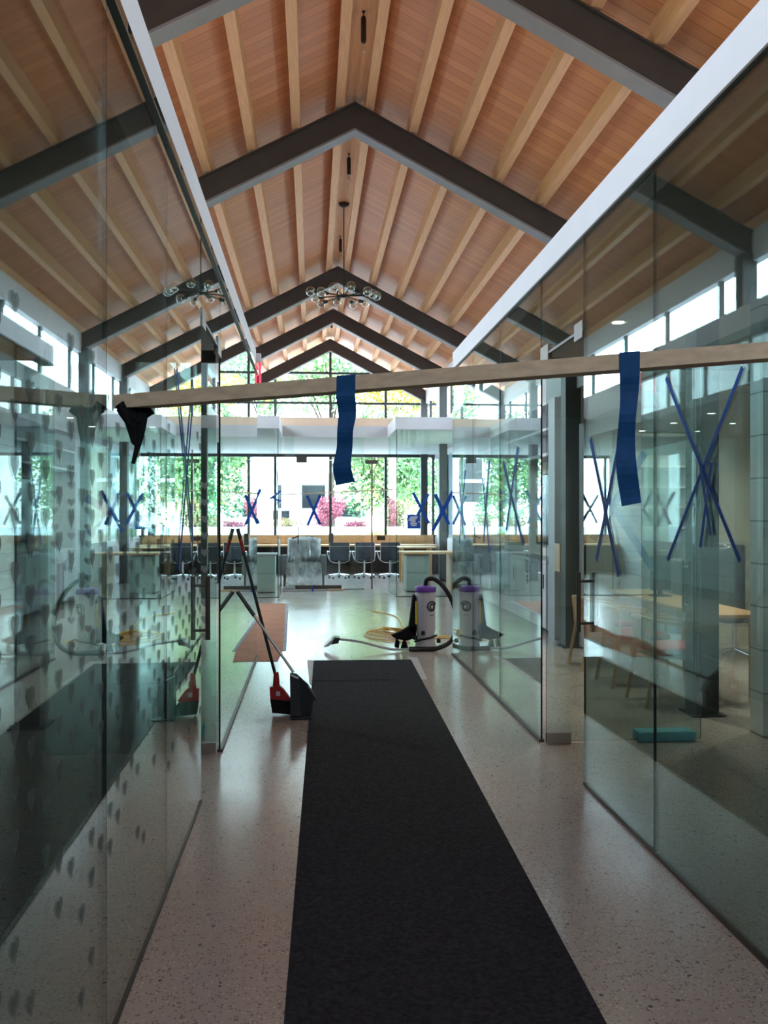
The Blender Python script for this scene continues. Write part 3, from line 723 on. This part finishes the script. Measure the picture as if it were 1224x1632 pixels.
# ------------------------------------------------------------------ exit sign at the end of the left header
t = thing('exit_sign', (-.69, YE+.16, 2.93), 'red-lit exit sign hanging at the end of the left header', 'exit sign')
MB().bevbox(-.13, .13, -.03, .03, .30, .40, .008).build('housing', 'white', t)
pane_y(MB(), 0, -.12, .12, 0, .30, .006).build('acrylic_panel', ['clear', 'redlight'], t)
cu = bpy.data.curves.new('exit_text', 'FONT'); cu.body = 'EXIT'; cu.size = .16; cu.extrude = .002; cu.align_x = 'CENTER'
to = bpy.data.objects.new('exit_text', cu); COL.objects.link(to)
dg = bpy.context.evaluated_depsgraph_get(); me = bpy.data.meshes.new_from_object(to.evaluated_get(dg)); bpy.data.objects.remove(to)
me.materials.clear(); me.materials.append(M['redlight'])
lt = bpy.data.objects.new('lettering', me); COL.objects.link(lt); lt.parent = t; lt.location = (0, -.006, .04); lt.rotation_euler = (R(90), 0, 0); lt.scale = (.62, 1.9, 1)
MB().box(-.13, -.105, -.008, .008, 0, .30).build('lit_edge', 'redlight', t)
MB().box(.105, .13, -.008, .008, 0, .30).build('lit_edge', 'redlight', t)

# ------------------------------------------------------------------ carpet runner, paper
b = MB(); b.prism([(-.115, .2), (.55*1.0+.30, .2), (.887+.005, 2.7), (1.05, 9.42), (.02, 9.45), (-.085, 2.7)], 'Z', .0, .008)
car = tag(b.build('carpet_runner', 'carpet'), 'long dark charcoal carpet runner laid down the corridor floor', 'carpet runner')
b = MB()
for i in range(11):
    x = .02+.07*i; b.obox((x, 8.28+.012*math.sin(i*.9), .007), (x+.075, 8.28+.012*math.sin((i+1)*.9), .007), .03, .008)
g = b.build('crease', 'carpet'); g.location = Vector(g.location)-Vector(car.location); g.parent = car
b = MB().prism([(-.02, 8.15), (.06, 8.10), (.04, 9.50), (-.05, 9.50)], 'Z', .0, .002)
b2 = MB().prism([(1.02, 8.3), (1.08, 8.3), (1.14, 9.6), (1.04, 9.6)], 'Z', .0, .002)
g = b2.build('edge_tape', 'white'); g.location = Vector(g.location)-Vector(car.location); g.parent = car
g = b.build('edge_tape', 'white'); g.location = Vector(g.location)-Vector(car.location); g.parent = car
pp = tag(MB().prism([(-.80, 9.50), (-.36, 9.45), (-.33, 10.2), (-.36, 12.2), (-.46, 15.6), (-.98, 15.6), (-.80, 11.2), (-1.0, 10.6)], 'Z', .001, .004).build('floor_paper', 'kraft'), 'brown kraft protection paper on the floor at the left of the lobby', 'floor paper')
g = MB().prism([(-.33, 10.2), (-.29, 10.2), (-.35, 13), (-.40, 15.6), (-.46, 15.6), (-.37, 12.2)], 'Z', .002, .006).build('edge_tape', 'tapewhite'); g.location = Vector(g.location)-Vector(pp.location); g.parent = pp

# ------------------------------------------------------------------ brooms
t = thing('broom', (-.22, 6.95, 0), 'red-headed angle broom with a long black pole leaning on the left glass wall', 'broom')
top = Vector((-.355, .05, 1.44)); hd = Vector((-.06, 0, .30))
MB().tube([hd, hd+(top-hd)*.93], .0125).build('pole', 'black', t)
MB().tube([hd+(top-hd)*.93, top], .015).build('grip', 'black', t)
MB().tube([hd+(top-hd)*.84, hd+(top-hd)*.93], .0135).build('red_collar', 'red', t)
MB().lathe([(.03, .19), (.024, .27), (.018, .33)], (-.055, 0, 0), 14).build('ferrule', 'red', t)
b = MB().prism([(-.105, .215), (-.03, .225), (.00, .20), (.055, .125), (.04, .105), (-.10, .12)], 'Y', -.028, .028); b.build('head', 'red', t)
MB().box(-.055, -.025, -.031, -.028, .15, .185).build('head_badge', 'white', t)
MB().prism([(-.10, .125), (.05, .11), (.13, .008), (.115, 0), (-.085, .02)], 'Y', -.04, .04).build('bristles', 'bristle', t)

t = thing('dustpan', (-.05, 6.84, .009), 'charcoal lobby dustpan on a long grey handle leaning on the left glass wall', 'dustpan')
hb_ = Vector((-.09, .03, .33)); tp = Vector((-.525, .16, .94))
MB().tube([hb_, hb_+(tp-hb_)*.72], .011).build('handle_tube', 'brushed', t)
MB().tube([hb_+(tp-hb_)*.70, tp], .016).build('handle_grip', 'black', t)
pan = MB()
pan.prism([(-.115, .33), (-.065, .32), (.02, .24), (.085, .14), (.06, .125), (.05, .02), (-.02, .0), (-.11, .02)], 'Y', .015, .03)
pan.prism([(-.115, .33), (-.05, .30), (-.03, .02), (-.11, .02)], 'Y', -.10, .015)
pan.box(-.11, .05, -.10, .02, 0, .012)
pan.prism([(.02, .235), (.085, .14), (.06, .125), (.05, .02), (.035, .02), (.035, .14)], 'Y', -.06, .02)
pan.build('pan', 'pan', t)

# ------------------------------------------------------------------ backpack vacuum
vx, vy = 1.30, 10.15
t = thing('backpack_vacuum', (vx, vy, 0), 'grey backpack vacuum with purple lid and black hose standing on the lobby floor', 'vacuum cleaner')
MB().lathe([(.105, .20), (.112, .24), (.114, .66), (.108, .67)], (0, 0, 0), 32).build('canister', 'vacbody', t)
MB().lathe([(.12, .665), (.124, .675), (.124, .70), (.116, .72), (.07, .735), (.03, .735)], (0, 0, 0), 32).build('lid', 'purple', t)
b = MB().lathe([(.125, .0), (.125, .03), (.108, .10), (.10, .16), (.104, .215)], (0, 0, 0), 32); b.build('motor_base', 'vacbody', t)
MB().tube([(-.13, -.04, .10), (-.06, -.10, .13), (.04, -.115, .15), (.12, -.05, .17)], .012).build('cord_strap', 'rubber', t)
for p in ((-.04, -.10, .20), (.15, -.02, .10), (-.125, -.04, .14)):
    MB().lathe([(.024, -.02), (.024, .02), (.015, .03)], p, 12).build('knob', 'black', t)
hp = spline([(.0, 0, .73), (.015, -.01, .80), (.10, -.03, .81), (.22, -.05, .70), (.32, -.06, .50), (.345, -.07, .28), (.28, -.10, .11), (.12, -.14, .035), (-.06, -.15, .03), (-.16, -.15, .03)], 10)
b = MB()
for i in range(len(hp)-1):
    p, q = hp[i], hp[i+1]; m_ = (p+q)/2
    b.tube([p, p+(q-p)*.35, m_, q-(q-p)*.15, q], .0245 if i % 2 else .0265, 10)
b.build('hose', 'rubber', t)
MB().lathe([(.028, -.05), (.030, 0), (.028, .06)], (-.16, -.15, .03), 14, axis='X').build('hose_cuff', 'black', t)
wp = spline([(-.18, -.15, .03), (-.42, -.12, .03), (-.75, -.02, .10), (-.98, .08, .12)], 8)
MB().tube(wp, .0135).build('wand', 'vacbody', t)
MB().prism([(-.98, .145), (-1.04, .15), (-1.12, .09), (-1.13, .07), (-1.0, .085)], 'Y', -.02, .15).build('floor_tool', 'black', t)
MB().prism([(-1.04, .145), (-1.10, .11), (-1.15, .06), (-1.16, .04), (-1.10, .06)], 'Y', -.03, .17).build('tool_lip', 'brushed', t)
hn = MB().prism([(-.15, .62), (-.13, .64), (-.118, .60), (-.12, .40), (-.11, .16), (-.20, .22), (-.17, .45)], 'Y', -.05, .06)
hn.prism([(-.10, .28), (-.20, .27), (-.28, .22), (-.40, .17), (-.34, .13), (-.22, .11), (-.12, .14)], 'Y', -.05, .05)
hn.prism([(-.34, .14), (-.30, .10), (-.31, .02), (-.36, .035)], 'Y', -.04, .02).prism([(-.26, .12), (-.23, .11), (-.20, .01), (-.29, .02)], 'Y', -.07, .0)
o = hn.build('harness', 'webbing', t)
bv = o.modifiers.new('round', 'BEVEL'); bv.width = .012; bv.segments = 3
MB().obox((-.115, -.03, .30), (-.115, -.03, .56), .02, .05, up=(0, 1, 0)).build('yellow_label', 'yellow', t)
# swirl emblem and small caption on the canister front
def cyl(u, z, r=.1155, a0=-58): a = R(a0)+u/r; return (r*math.cos(a), r*math.sin(a), z)
b = MB(); P = []
for i in range(40):
    a = R(20+i*11.5); rr_ = .068-.0009*i; P.append(cyl(rr_*math.cos(a), .50+rr_*.95*math.sin(a)))
b.tube(P, .009, 6)
P = []
for i in range(20):
    a = R(120+i*15); rr_ = .030; P.append(cyl(rr_*math.cos(a)+.004, .50+rr_*math.sin(a)))
b.tube(P, .008, 6)
b.tube([cyl(.02, .515), cyl(.045, .52), cyl(.05, .54)], .005, 6)
b.build('swirl_emblem', 'pan', t)
b = MB()
for i in range(6): b.tube([cyl(-.028+i*.010, .405), cyl(-.024+i*.010, .405)], .004, 6)
b.build('brand_caption', 'pan', t)

# yellow cord
P = []
rr = random.Random(3)
pts = [(1.17, 10.6, .012)]
for k in range(5):
    cx = 1.02+.02*k; ex = .34-.04*k
    pts += [(cx-ex*.7, 11.0+.2*k, .012+.01*k), (cx-ex, 11.45+.05*k, .012+.01*k), (cx-ex*.4, 11.9-.05*k, .014+.01*k), (cx+ex*.6, 11.5, .016+.01*k), (cx+ex*.4, 11.0, .012+.01*k)]
pts += [(1.25, 12.2, .01), (1.25, 13.5, .01), (.95, 14.2, .01)]
tag(MB().tube(spline(pts, 8), .008, 8).build('extension_cable', 'cord'), 'yellow power cord coiled on the lobby floor behind the vacuum', 'cord')
pts = [(1.38, 10.6, .012), (1.55, 10.55, .10), (1.72, 10.7, .04), (1.70, 11.0, .012), (1.50, 11.05, .012), (1.40, 10.8, .012)]
tag(MB().tube(spline(pts, 8), .008, 8).build('extension_cable', 'cord'), 'short yellow cord loop on the floor right of the vacuum', 'cord')

# light blue foam wedge by the right door
tag(MB().bevbox(2.22, 2.62, 5.90, 6.04, .02, .085, .008).build('foam_block', 'foam'), 'light blue foam block under the open right glass door', 'foam block').location.z = 0.0
tag(MB().bevbox(-.96, -.76, 6.3, 6.44, .0, .07, .008).build('foam_block', 'foam'), 'light blue foam block on the floor behind the left glass wall', 'foam block')

# ------------------------------------------------------------------ right room furniture
def red_chair(lab, x, y, rz):
    t = thing('wooden_chair', (x, y, 0), lab, 'chair', 'ash wood chairs with red seats', rz)
    MB().bevbox(-.22, .24, -.24, .24, .43, .48, .018).build('seat', 'red_fabric', t)
    MB().bevbox(-.22, .23, -.235, .235, .39, .43, .01).build('seat_frame', 'ash', t)
    for sx, sy in ((1, 1), (1, -1)):
        MB().tube([(sx*.21, sy*.22, .64 if sx > 0 else .4), (sx*.20, sy*.215, .40), (sx*.24, sy*.23, 0)], .017, 10).build('leg', 'ash', t)
    for sy in (1, -1):
        MB().tube([(-.24, sy*.23, .70), (-.215, sy*.215, .42), (-.29, sy*.23, 0)], .017, 10).build('leg', 'ash', t)
    P = spline([(.20, .25, .65), (.0, .27, .67), (-.22, .20, .70), (-.29, 0, .72), (-.22, -.20, .70), (.0, -.27, .67), (.20, -.25, .65)], 6)
    b = MB()
    for i in range(len(P)-1): b.obox(P[i], P[i+1]+(P[i+1]-P[i])*.05, .035, .025)
    b.build('arm_rail', 'ash', t)
    b = MB()
    for k in range(5): b.obox((-.27, -.14+.07*k, .71), (-.225, -.14+.07*k, .46), .012, .02)
    b.build('back_slats', 'ash', t)
    return t
red_chair('red-seated wooden chair farthest along the right room table', 2.95, 8.85, R(0))
red_chair('middle red-seated wooden chair beside the right room table', 2.95, 7.95, R(0))
red_chair('red-seated wooden chair nearest the open right door', 2.95, 7.14, R(0))
t = thing('work_table', (3.68, 8.2, 0), 'long light wood table behind the red-seated chairs in the right room', 'table')
MB().bevbox(-.48, .0, -1.25, 1.25, .71, .74, .006).build('table_top', 'counter', t)
for sx in (-.42, -.06):
    for sy in (-1.15, 1.15): MB().box(sx-.03, sx+.03, sy-.03, sy+.03, 0, .71).build('leg', 'ash', t)
t = thing('monitor', (3.45, 8.6, .74), 'small dark monitor standing on the right room table', 'monitor')
MB().bevbox(-.10, .10, -.02, .02, .06, .40, .006).build('screen', 'screen', t)
MB().box(-.02, .02, -.01, .02, .01, .10).build('neck', 'black', t)
MB().box(-.09, .09, -.07, .07, 0, .012).build('foot', 'black', t)
# bookcase on the cross wall
t = thing('bookcase', (3.95, 10.4, 0), 'white wall bookcase with open shelves at the back of the right room', 'bookcase')
b = MB().box(-.45, -.42, -.28, 0, .1, 2.5).box(.42, .45, -.28, 0, .1, 2.5).box(-.45, .45, -.02, 0, .1, 2.5).box(-.45, .45, -.28, 0, 2.47, 2.5).box(-.45, .45, -.28, 0, 0, .12)
b.build('carcass', 'white', t)
for z in (.55, 1.0, 1.38, 1.62, 1.86, 2.10): MB().box(-.42, .42, -.28, -.02, z, z+.025).build('shelf', 'white', t)
t = thing('wall_cabinet', (3.22, 10.4, 0), 'tall plain white cabinet beside the bookcase in the right room', 'cabinet')
MB().box(-.12, .24, -.35, 0, .02, 2.6).build('body', 'white', t)
MB().box(-.10, .22, -.37, -.35, .06, 2.56).build('door', 'white', t)
# wrapped stacked chairs
for i, (x, y, lb) in enumerate(((4.55, 9.3, 'dark chair wrapped in clear plastic, left one by the right room outer wall'), (5.15, 8.9, 'dark chair wrapped in clear plastic, right one by the right room outer wall'))):
    t = thing('wrapped_chair', (x, y, 0), lb, 'chair', 'plastic-wrapped chairs in the right room')
    MB().bevbox(-.24, .24, -.25, .22, .40, .50, .03).build('seat', 'mesh_fabric', t)
    MB().bevbox(-.23, .23, .18, .26, .48, 1.22, .03).build('backrest', 'mesh_fabric', t)
    MB().tube([(0, 0, .4), (0, 0, .08)], .025).build('post', 'chrome', t)
    for a in range(5): MB().tube([(0, 0, .10), (.27*math.cos(a*1.257), .27*math.sin(a*1.257), .05)], .016).build('base_arm', 'chrome', t)
    o = MB().bevbox(-.27, .27, -.28, .29, .36, 1.26, .09).build('plastic_cover', 'plastic_dark', t)

# ------------------------------------------------------------------ lobby right cabinets
t = thing('tall_storage_wall', (3.34, 13.3, 0), 'white built-in storage wall with counter, cupboards and open cubbies right of the lobby', 'cabinet')
MB().box(-.35, 0, -2.2, 2.9, .08, .92).build('base_cabinet', 'white', t)
MB().box(-.38, 0, -2.22, 2.92, .92, .96).build('worktop', 'white', t)
for k in range(6):
    y0 = -2.18+.845*k
    d_ = MB().box(-.365, -.35, y0+.01, y0+.825, .10, .90).build('door', 'white', t)
    MB().tube([(-.385, y0+.09, .60), (-.385, y0+.09, .78)], .008, 8).build('handle', 'hardware', d_)
ub = MB().box(-.35, 0, -2.2, 2.9, 2.96, 3.0).box(-.35, 0, -2.2, 2.9, 2.30, 2.34).box(-.35, 0, -2.2, 2.9, 2.63, 2.66).box(-.02, 0, -2.2, 2.9, 2.30, 3.0)
for k in range(7): y0 = -2.2+.845*k; ub.box(-.35, 0, y0-.015, y0+.015, 2.30, 3.0)
ub.build('cubby_shelves', 'white', t)
MB().box(-.35, 0, -2.5, -2.2, 0, 3.0).box(-.35, 0, 2.9, 3.2, 0, 3.0).build('end_panel', 'white', t)
for k, (y0, y1) in enumerate(((11.35, 12.75), (13.6, 14.9))):
    t = thing('wall_screen', (3.30, (y0+y1)/2, 1.12), ['dark flat screen on the lobby storage wall, nearer one', 'dark flat screen on the lobby storage wall, farther one'][k], 'screen')
    MB().bevbox(-.05, .0, -(y1-y0)/2, (y1-y0)/2, 0, 1.0, .008).build('casing', 'black', t)
    MB().box(-.053, -.05, -(y1-y0)/2+.02, (y1-y0)/2-.02, .02, .98).build('display', 'screen', t)
tag(MB().box(3.02, 3.045, 10.50, 10.72, .86, 1.20).build('wood_door_pull', 'counter'), 'brown wooden pull plate on the white panel right of the lobby', 'pull plate').location.x = 2.98

# ------------------------------------------------------------------ far meeting room
def office_chair(lab, x, y, rz=0):
    t = thing('office_chair', (x, y, 0), lab, 'office chair', 'charcoal office chairs at the far window counter', rz)
    MB().bevbox(-.23, .23, -.22, .24, .44, .475, .015).build('seat', 'mesh_fabric', t)
    b = MB()
    vs = []; N = 8
    for i in range(N+1):
        z = .46+.42*i/N; yy = -.21-.06*math.sin(i/N*1.6)
        vs += [(-.225, yy, z), (.225, yy, z), (.225, yy+.018, z), (-.225, yy+.018, z)]
    fs = []
    for i in range(N):
        for k in range(4): fs.append((4*i+k, 4*i+(k+1)%4, 4*i+4+(k+1)%4, 4*i+4+k))
    fs += [(0, 1, 2, 3), (4*N, 4*N+1, 4*N+2, 4*N+3)]
    b.add(vs, fs).build('backrest', 'mesh_fabric', t)
    for s in (-1, 1):
        MB().tube(spline([(s*.235, .20, .455), (s*.235, -.17, .45), (s*.235, -.22, .50), (s*.235, -.265, .72), (s*.235, -.275, .885)], 5), .011, 8).build('side_rail', 'chrome', t)
        MB().tube(spline([(s*.235, -.25, .66), (s*.28, -.18, .66), (s*.285, .06, .66), (s*.28, .08, .60), (s*.24, .02, .46)], 5), .012, 8).build('armrest', 'chrome', t)
    MB().tube([(-.235, -.27, .79), (.235, -.27, .79)], .009, 8).tube(spline([(-.235, -.2, .45), (-.12, -.24, .40), (.12, -.24, .40), (.235, -.2, .45)], 5), .010, 8).build('cross_bar', 'chrome', t)
    MB().tube([(0, 0, .44), (0, 0, .09)], .024, 12).build('post', 'chrome', t)
    for k in range(5):
        a = R(90+72*k); c_, s_ = math.cos(a), math.sin(a)
        arm = MB().tube([(0, 0, .11), (c_*.25, s_*.25, .075)], .015, 8).build('base_arm', 'chrome', t)
        MB().lathe([(.026, -.02), (.028, 0), (.026, .02)], (c_*.25, s_*.25, .028), 12, axis='X').build('caster', 'black', arm)
    return t
oc = office_chair('charcoal office chair directly right of the plastic-covered armchair', .66, 21.6)
for lab, x in (('charcoal office chair in the middle of the right row, under the dark socket plate', 1.27), ('charcoal office chair at the right end, seen through the glass door edge', 1.88),
               ('charcoal office chair of the left group, nearest the pale file cabinet', -1.80), ('charcoal office chair of the left group, middle one', -2.42), ('charcoal office chair of the left group, leftmost', -3.05)):
    o = copy_tree(oc); o.location.x = x; o['label'] = lab

t = thing('window_counter', (-.85, 23.44, 0), 'long light oak counter running under the far windows', 'counter')
MB().box(-4.2, 4.12, -.35, .42, .72, .76).build('worktop', 'counter', t)
MB().box(-4.2, 4.12, .42, .45, .76, 1.0).build('back_panel', 'counter', t)
for x in (-4.1, -2.2, -.2, 1.9, 4.05): MB().box(x-.03, x+.03, -.3, .4, 0, .72).build('support', 'darkwood', t)
MB().box(-4.15, 4.1, .36, .40, .0, .72).build('modesty_panel', 'darkwood', t)
for x, lb in ((-.07, 'dark socket plate on the counter back panel above the armchair'), (1.85, 'dark socket plate on the counter back panel above the middle office chair')):
    tag(MB().box(x-.11, x+.11, 23.83, 23.86, .86, .97).build('socket_plate', 'bronze'), lb, 'socket plate')
tag(MB().box(.44, .56, 23.2, 23.32, .762, 1.06).build('power_post', 'column'), 'grey square post rising from the counter below the window mullion', 'post')
# armchair under plastic
t = thing('armchair', (-.17, 19.75, 0), 'grey armchair covered with clear plastic sheet in the far meeting room', 'armchair')
MB().bevbox(-.34, .34, -.36, .28, .30, .46, .04).build('seat_cushion', 'grey_fabric', t)
MB().bevbox(-.34, .34, .18, .38, .30, .98, .06).build('backrest', 'grey_fabric', t)
for s in (-1, 1): MB().bevbox(s*.42-.065, s*.42+.065, -.38, .34, .24, .66, .02).build('arm', 'grey_fabric', t)
MB().box(-.38, .38, -.34, .34, .22, .30).build('base', 'grey_fabric', t)
for sx in (-.42, .42):
    for sy in (-.34, .30): MB().box(sx-.02, sx+.02, sy-.02, sy+.02, 0, .24).build('leg', 'darkwood', t)
# draped sheet
N = 26; vs = []; fs = []; rr = random.Random(11)
prof = [(.44, .55), (.42, .92), (.36, 1.03), (.22, 1.04), (.12, .92), (.08, .55), (-.05, .50), (-.30, .505), (-.385, .48), (-.40, .36), (-.42, .22), (-.46, .10), (-.50, .03)]
pr = spline([(0, a, b_) for a, b_ in prof], 4)
for p in pr:
    for j in range(N+1):
        u = j/N*2-1; w_ = .37 if p.z > .55 else .38+.02*(.5-p.z)
        x = u*w_; z = p.z + rr.uniform(-.012, .012) - (.05*abs(u)**6 if p.z > .9 else 0); y = p.y + rr.uniform(-.014, .014)
        vs.append((x, y, max(.01, z)))
for i in range(len(pr)-1):
    for j in range(N): a = i*(N+1)+j; fs.append((a, a+1, a+N+2, a+N+1))
o = MB().add(vs, fs, 0, True).build('plastic_cover', 'plastic', t)
# file pedestals and desks in the far offices
def pedestal(x, y, lab):
    t = thing('file_cabinet', (x, y, 0), lab, 'file cabinet', 'pale green two-drawer file cabinets')
    MB().box(-.235, .235, -.28, .30, .02, .74).build('body', 'file', t)
    for z0, z1 in ((.05, .37), (.39, .72)): MB().box(-.225, .225, -.297, -.28, z0, z1).build('drawer', 'file', t)
    return t
pedestal(2.12, 18.0, 'pale green file cabinet under the desk of the far right office')
pedestal(-.96, 18.0, 'pale green file cabinet in the far left office beside the corridor')
tag(MB().bevbox(-1.28, -.70, 17.68, 18.36, .742, .775, .006).build('cabinet_top', 'white'), 'white top board lying on the far left file cabinet', 'top board')
t = thing('desk', (2.50, 18.0, 0), 'light wood desk with a slab leg in the far right office', 'desk')
MB().box(-.72, .66, -.38, .40, .76, .80).build('desk_top', 'counter', t)
MB().box(.28, .60, -.30, .32, 0, .76).build('slab_leg', 'lumber', t)
tag(MB().box(2.0, 2.85, 20.2, 21.0, .78, .81).box(2.05, 2.1, 20.3, 20.4, 0, .78).box(2.7, 2.75, 20.3, 20.4, 0, .78).box(2.05, 2.1, 20.8, 20.9, 0, .78).box(2.7, 2.75, 20.8, 20.9, 0, .78).build('side_table', 'counter'), 'pale wood table behind the desk in the far right office', 'table')

# ------------------------------------------------------------------ outside
struct(MB().box(-40, 40, YB+.3, 90, -.3, -.1).build('ground_outside', 'concrete'))
struct(MB().box(-40, -5.3, -20, YB+.3, -.3, -.1).box(5.7, 40, -20, YB+.3, -.3, -.1).build('ground_side', 'lawn'))
tag(MB().box(-14, 14, 29.8, 30.2, -.1, 1.13).build('garden_wall', 'facade'), 'low white garden wall across the view behind the far windows', 'garden wall')
# neighbouring building
t = thing('building', (-2.5, 53, -.1), 'white neighbouring building with dark windows beyond the garden', 'building')
MB().box(-5.5, 7.5, 0, 6, 0, 6.8).build('facade', 'facade', t)
MB().box(-6.0, 8.0, -.8, 6, 6.8, 7.05).build('roof_slab', 'facade', t)
MB().box(-5.6, 7.6, -.35, 0, 3.55, 3.75).build('floor_band', 'facade', t)
for x0, x1, z0, z1 in ((-2.0, -.9, 2.4, 5.0), (1.9, 3.3, 2.0, 3.4), (3.5, 5.4, 1.5, 2.4), (-4.6, -3.2, 2.4, 5.0), (.2, 1.2, .8, 1.9), (5.7, 7.0, 4.2, 5.6)):
    wo = MB().box(x0, x1, -.06, .02, z0, z1).build('window', 'column', t)
    MB().box(x0+.05, x1-.05, -.08, -.06, z0+.05, z1-.05).build('pane', 'screen', wo)

def leaves(cx, cy, cz, rx, ry, rz_, n, size, seed, lump=6):
    rr = random.Random(seed); vs = []; fs = []
    L_ = [(rr.uniform(-.6, .6), rr.uniform(-.6, .6), rr.uniform(-.6, .6), rr.uniform(.35, .6)) for _ in range(lump)]
    L_.append((0, 0, 0, .75))
    for i in range(n):
        lx, ly, lz, lr = L_[i % len(L_)]
        while True:
            x, y, z = rr.uniform(-1, 1), rr.uniform(-1, 1), rr.uniform(-1, 1)
            q = x*x+y*y+z*z
            if .25 < q < 1: break
        p = Vector((cx+rx*(lx+x*lr), cy+ry*(ly+y*lr), cz+rz_*(lz+z*lr)))
        a = Vector((rr.gauss(0, 1), rr.gauss(0, 1), rr.gauss(0, 1))).normalized(); b_ = a.orthogonal().normalized()
        s_ = size*rr.uniform(.6, 1.3); b_ = Matrix.Rotation(rr.uniform(0, 6.28), 3, a) @ b_; c_ = a.cross(b_)
        o = len(vs); vs += [p-b_*s_, p+c_*s_*.5, p+b_*s_, p-c_*s_*.5]; fs.append((o, o+1, o+2, o+3))
    return vs, fs
def tree(name, label, x, y, z0, zc, rx, rz_, mats, n, size, seed, cat='tree', trunk=True, group=None):
    t = thing(name, (x, y, -.1), label, cat, group)
    for k, (mn, fr_) in enumerate(mats):
        vs, fs = leaves(0, 0, zc+.1, rx, rx*.8, rz_, int(n*fr_), size, seed+k*31)
        o = MB().add(vs, fs).build('foliage', mn, t)
    if trunk:
        b = MB().tube([(0, 0, 0), (.05, 0, zc*.5), (-.05, .05, zc+rz_*.4)], .16*rx/2.2, 8, r2=.04)
        rr = random.Random(seed)
        for k in range(6):
            a = rr.uniform(0, 6.28); b.tube([(0, 0, zc*.55+.12*k), (math.cos(a)*rx*.6, math.sin(a)*rx*.5, zc+rr.uniform(0, rz_*.6))], .045*rx/2.2, 6, r2=.012)
        b.build('trunk', 'bark', t)
tree('broadleaf_tree', 'full green tree right of the middle behind the far windows', 2.8, 33.6, 0, 3.3, 1.9, 2.1, (('leaf_green', .55), ('leaf_lime', .2), ('leaf_dark', .25)), 14000, .10, 1)
tree('broadleaf_tree', 'dark green tree at the left behind the far windows', -4.4, 33.0, 0, 3.2, 1.5, 2.3, (('leaf_green', .5), ('leaf_dark', .5)), 7000, .085, 5)
tree('broadleaf_tree', 'leafy green tree at the right end, seen past the dark columns', 5.6, 36.0, 0, 3.4, 1.8, 3.0, (('leaf_green', .4), ('leaf_dark', .5), ('leaf_lime', .1)), 7000, .09, 9)
tree('japanese_maple', 'small pinkish red maple in the garden', .65, 31.3, 0, 1.65, .62, .62, (('leaf_red', 1.0),), 2600, .05, 13)
tree('tall_tree', 'tall tree with golden leaves above the right far rooms', 4.2, 44.0, 0, 7.0, 2.4, 2.0, (('leaf_gold', .5), ('leaf_lime', .35), ('leaf_green', .15)), 7000, .11, 17)
tree('tall_tree', 'tall pale green tree filling the gable window', 1.0, 47.0, 0, 9.2, 3.4, 3.2, (('leaf_green', .4), ('leaf_blue', .4), ('leaf_lime', .2)), 8000, .13, 23)
tree('tall_tree', 'tall green and orange tree above the left far rooms', -3.2, 44.0, 0, 7.6, 2.4, 2.6, (('leaf_green', .4), ('leaf_blue', .45), ('leaf_gold', .15)), 7000, .11, 29)
tree('tall_tree', 'tall dark tree outside the left clerestory windows', -9.0, 12.0, 0, 5.6, 2.6, 2.4, (('leaf_green', .6), ('leaf_dark', .4)), 3500, .13, 61)
for y_, lb in ((2.5, 'tree added to dim the right clerestory windows, nearest the entrance'), (8.0, 'tree added to dim the right clerestory windows, level with the door'), (13.5, 'tree added to dim the right clerestory windows, level with the lobby'), (19.0, 'tree added to dim the right clerestory windows, by the far offices')):  # tree row added to block daylight from the right
    tree('tall_tree', lb, 8.4, y_, 0, 5.2, 2.3, 2.6, (('leaf_green', .4), ('leaf_dark', .6)), 4500, .15, int(y_*7), group='trees added to dim the right clerestory')
for nm, lb, x, y, zc, rx, rz_, ms, n, sd in (
    ('shrub', 'brownish clipped hedge right of the green tree', 2.9, 31.0, 1.35, .6, .75, (('leaf_brown', .8), ('leaf_green', .2)), 2500, 33),
    ('shrub', 'pinkish low shrub beneath the maple', 1.5, 31.6, 1.1, .5, .28, (('leaf_red', .8), ('leaf_brown', .2)), 1000, 37),
    ('shrub', 'lime green shrub in front of the garden wall', 2.0, 28.6, .75, 1.0, .45, (('leaf_lime', 1.0),), 2400, 41),
    ('shrub', 'light green shrub left of the maple', -.95, 31.4, 1.15, .8, .35, (('leaf_lime', .6), ('leaf_brown', .4)), 1500, 45),
    ('shrub', 'brown and green hedge at the left behind the far windows', -3.6, 31.4, 1.25, 1.2, .6, (('leaf_brown', .5), ('leaf_green', .5)), 2500, 49),
    ('shrub', 'green hedge at the far right behind the windows', 4.9, 31.4, 1.1, 1.3, .8, (('leaf_green', .6), ('leaf_brown', .4)), 2500, 53)):
    tree(nm, lb, x, y, 0, zc, rx, rz_, ms, n, .05, sd, 'shrub', True)
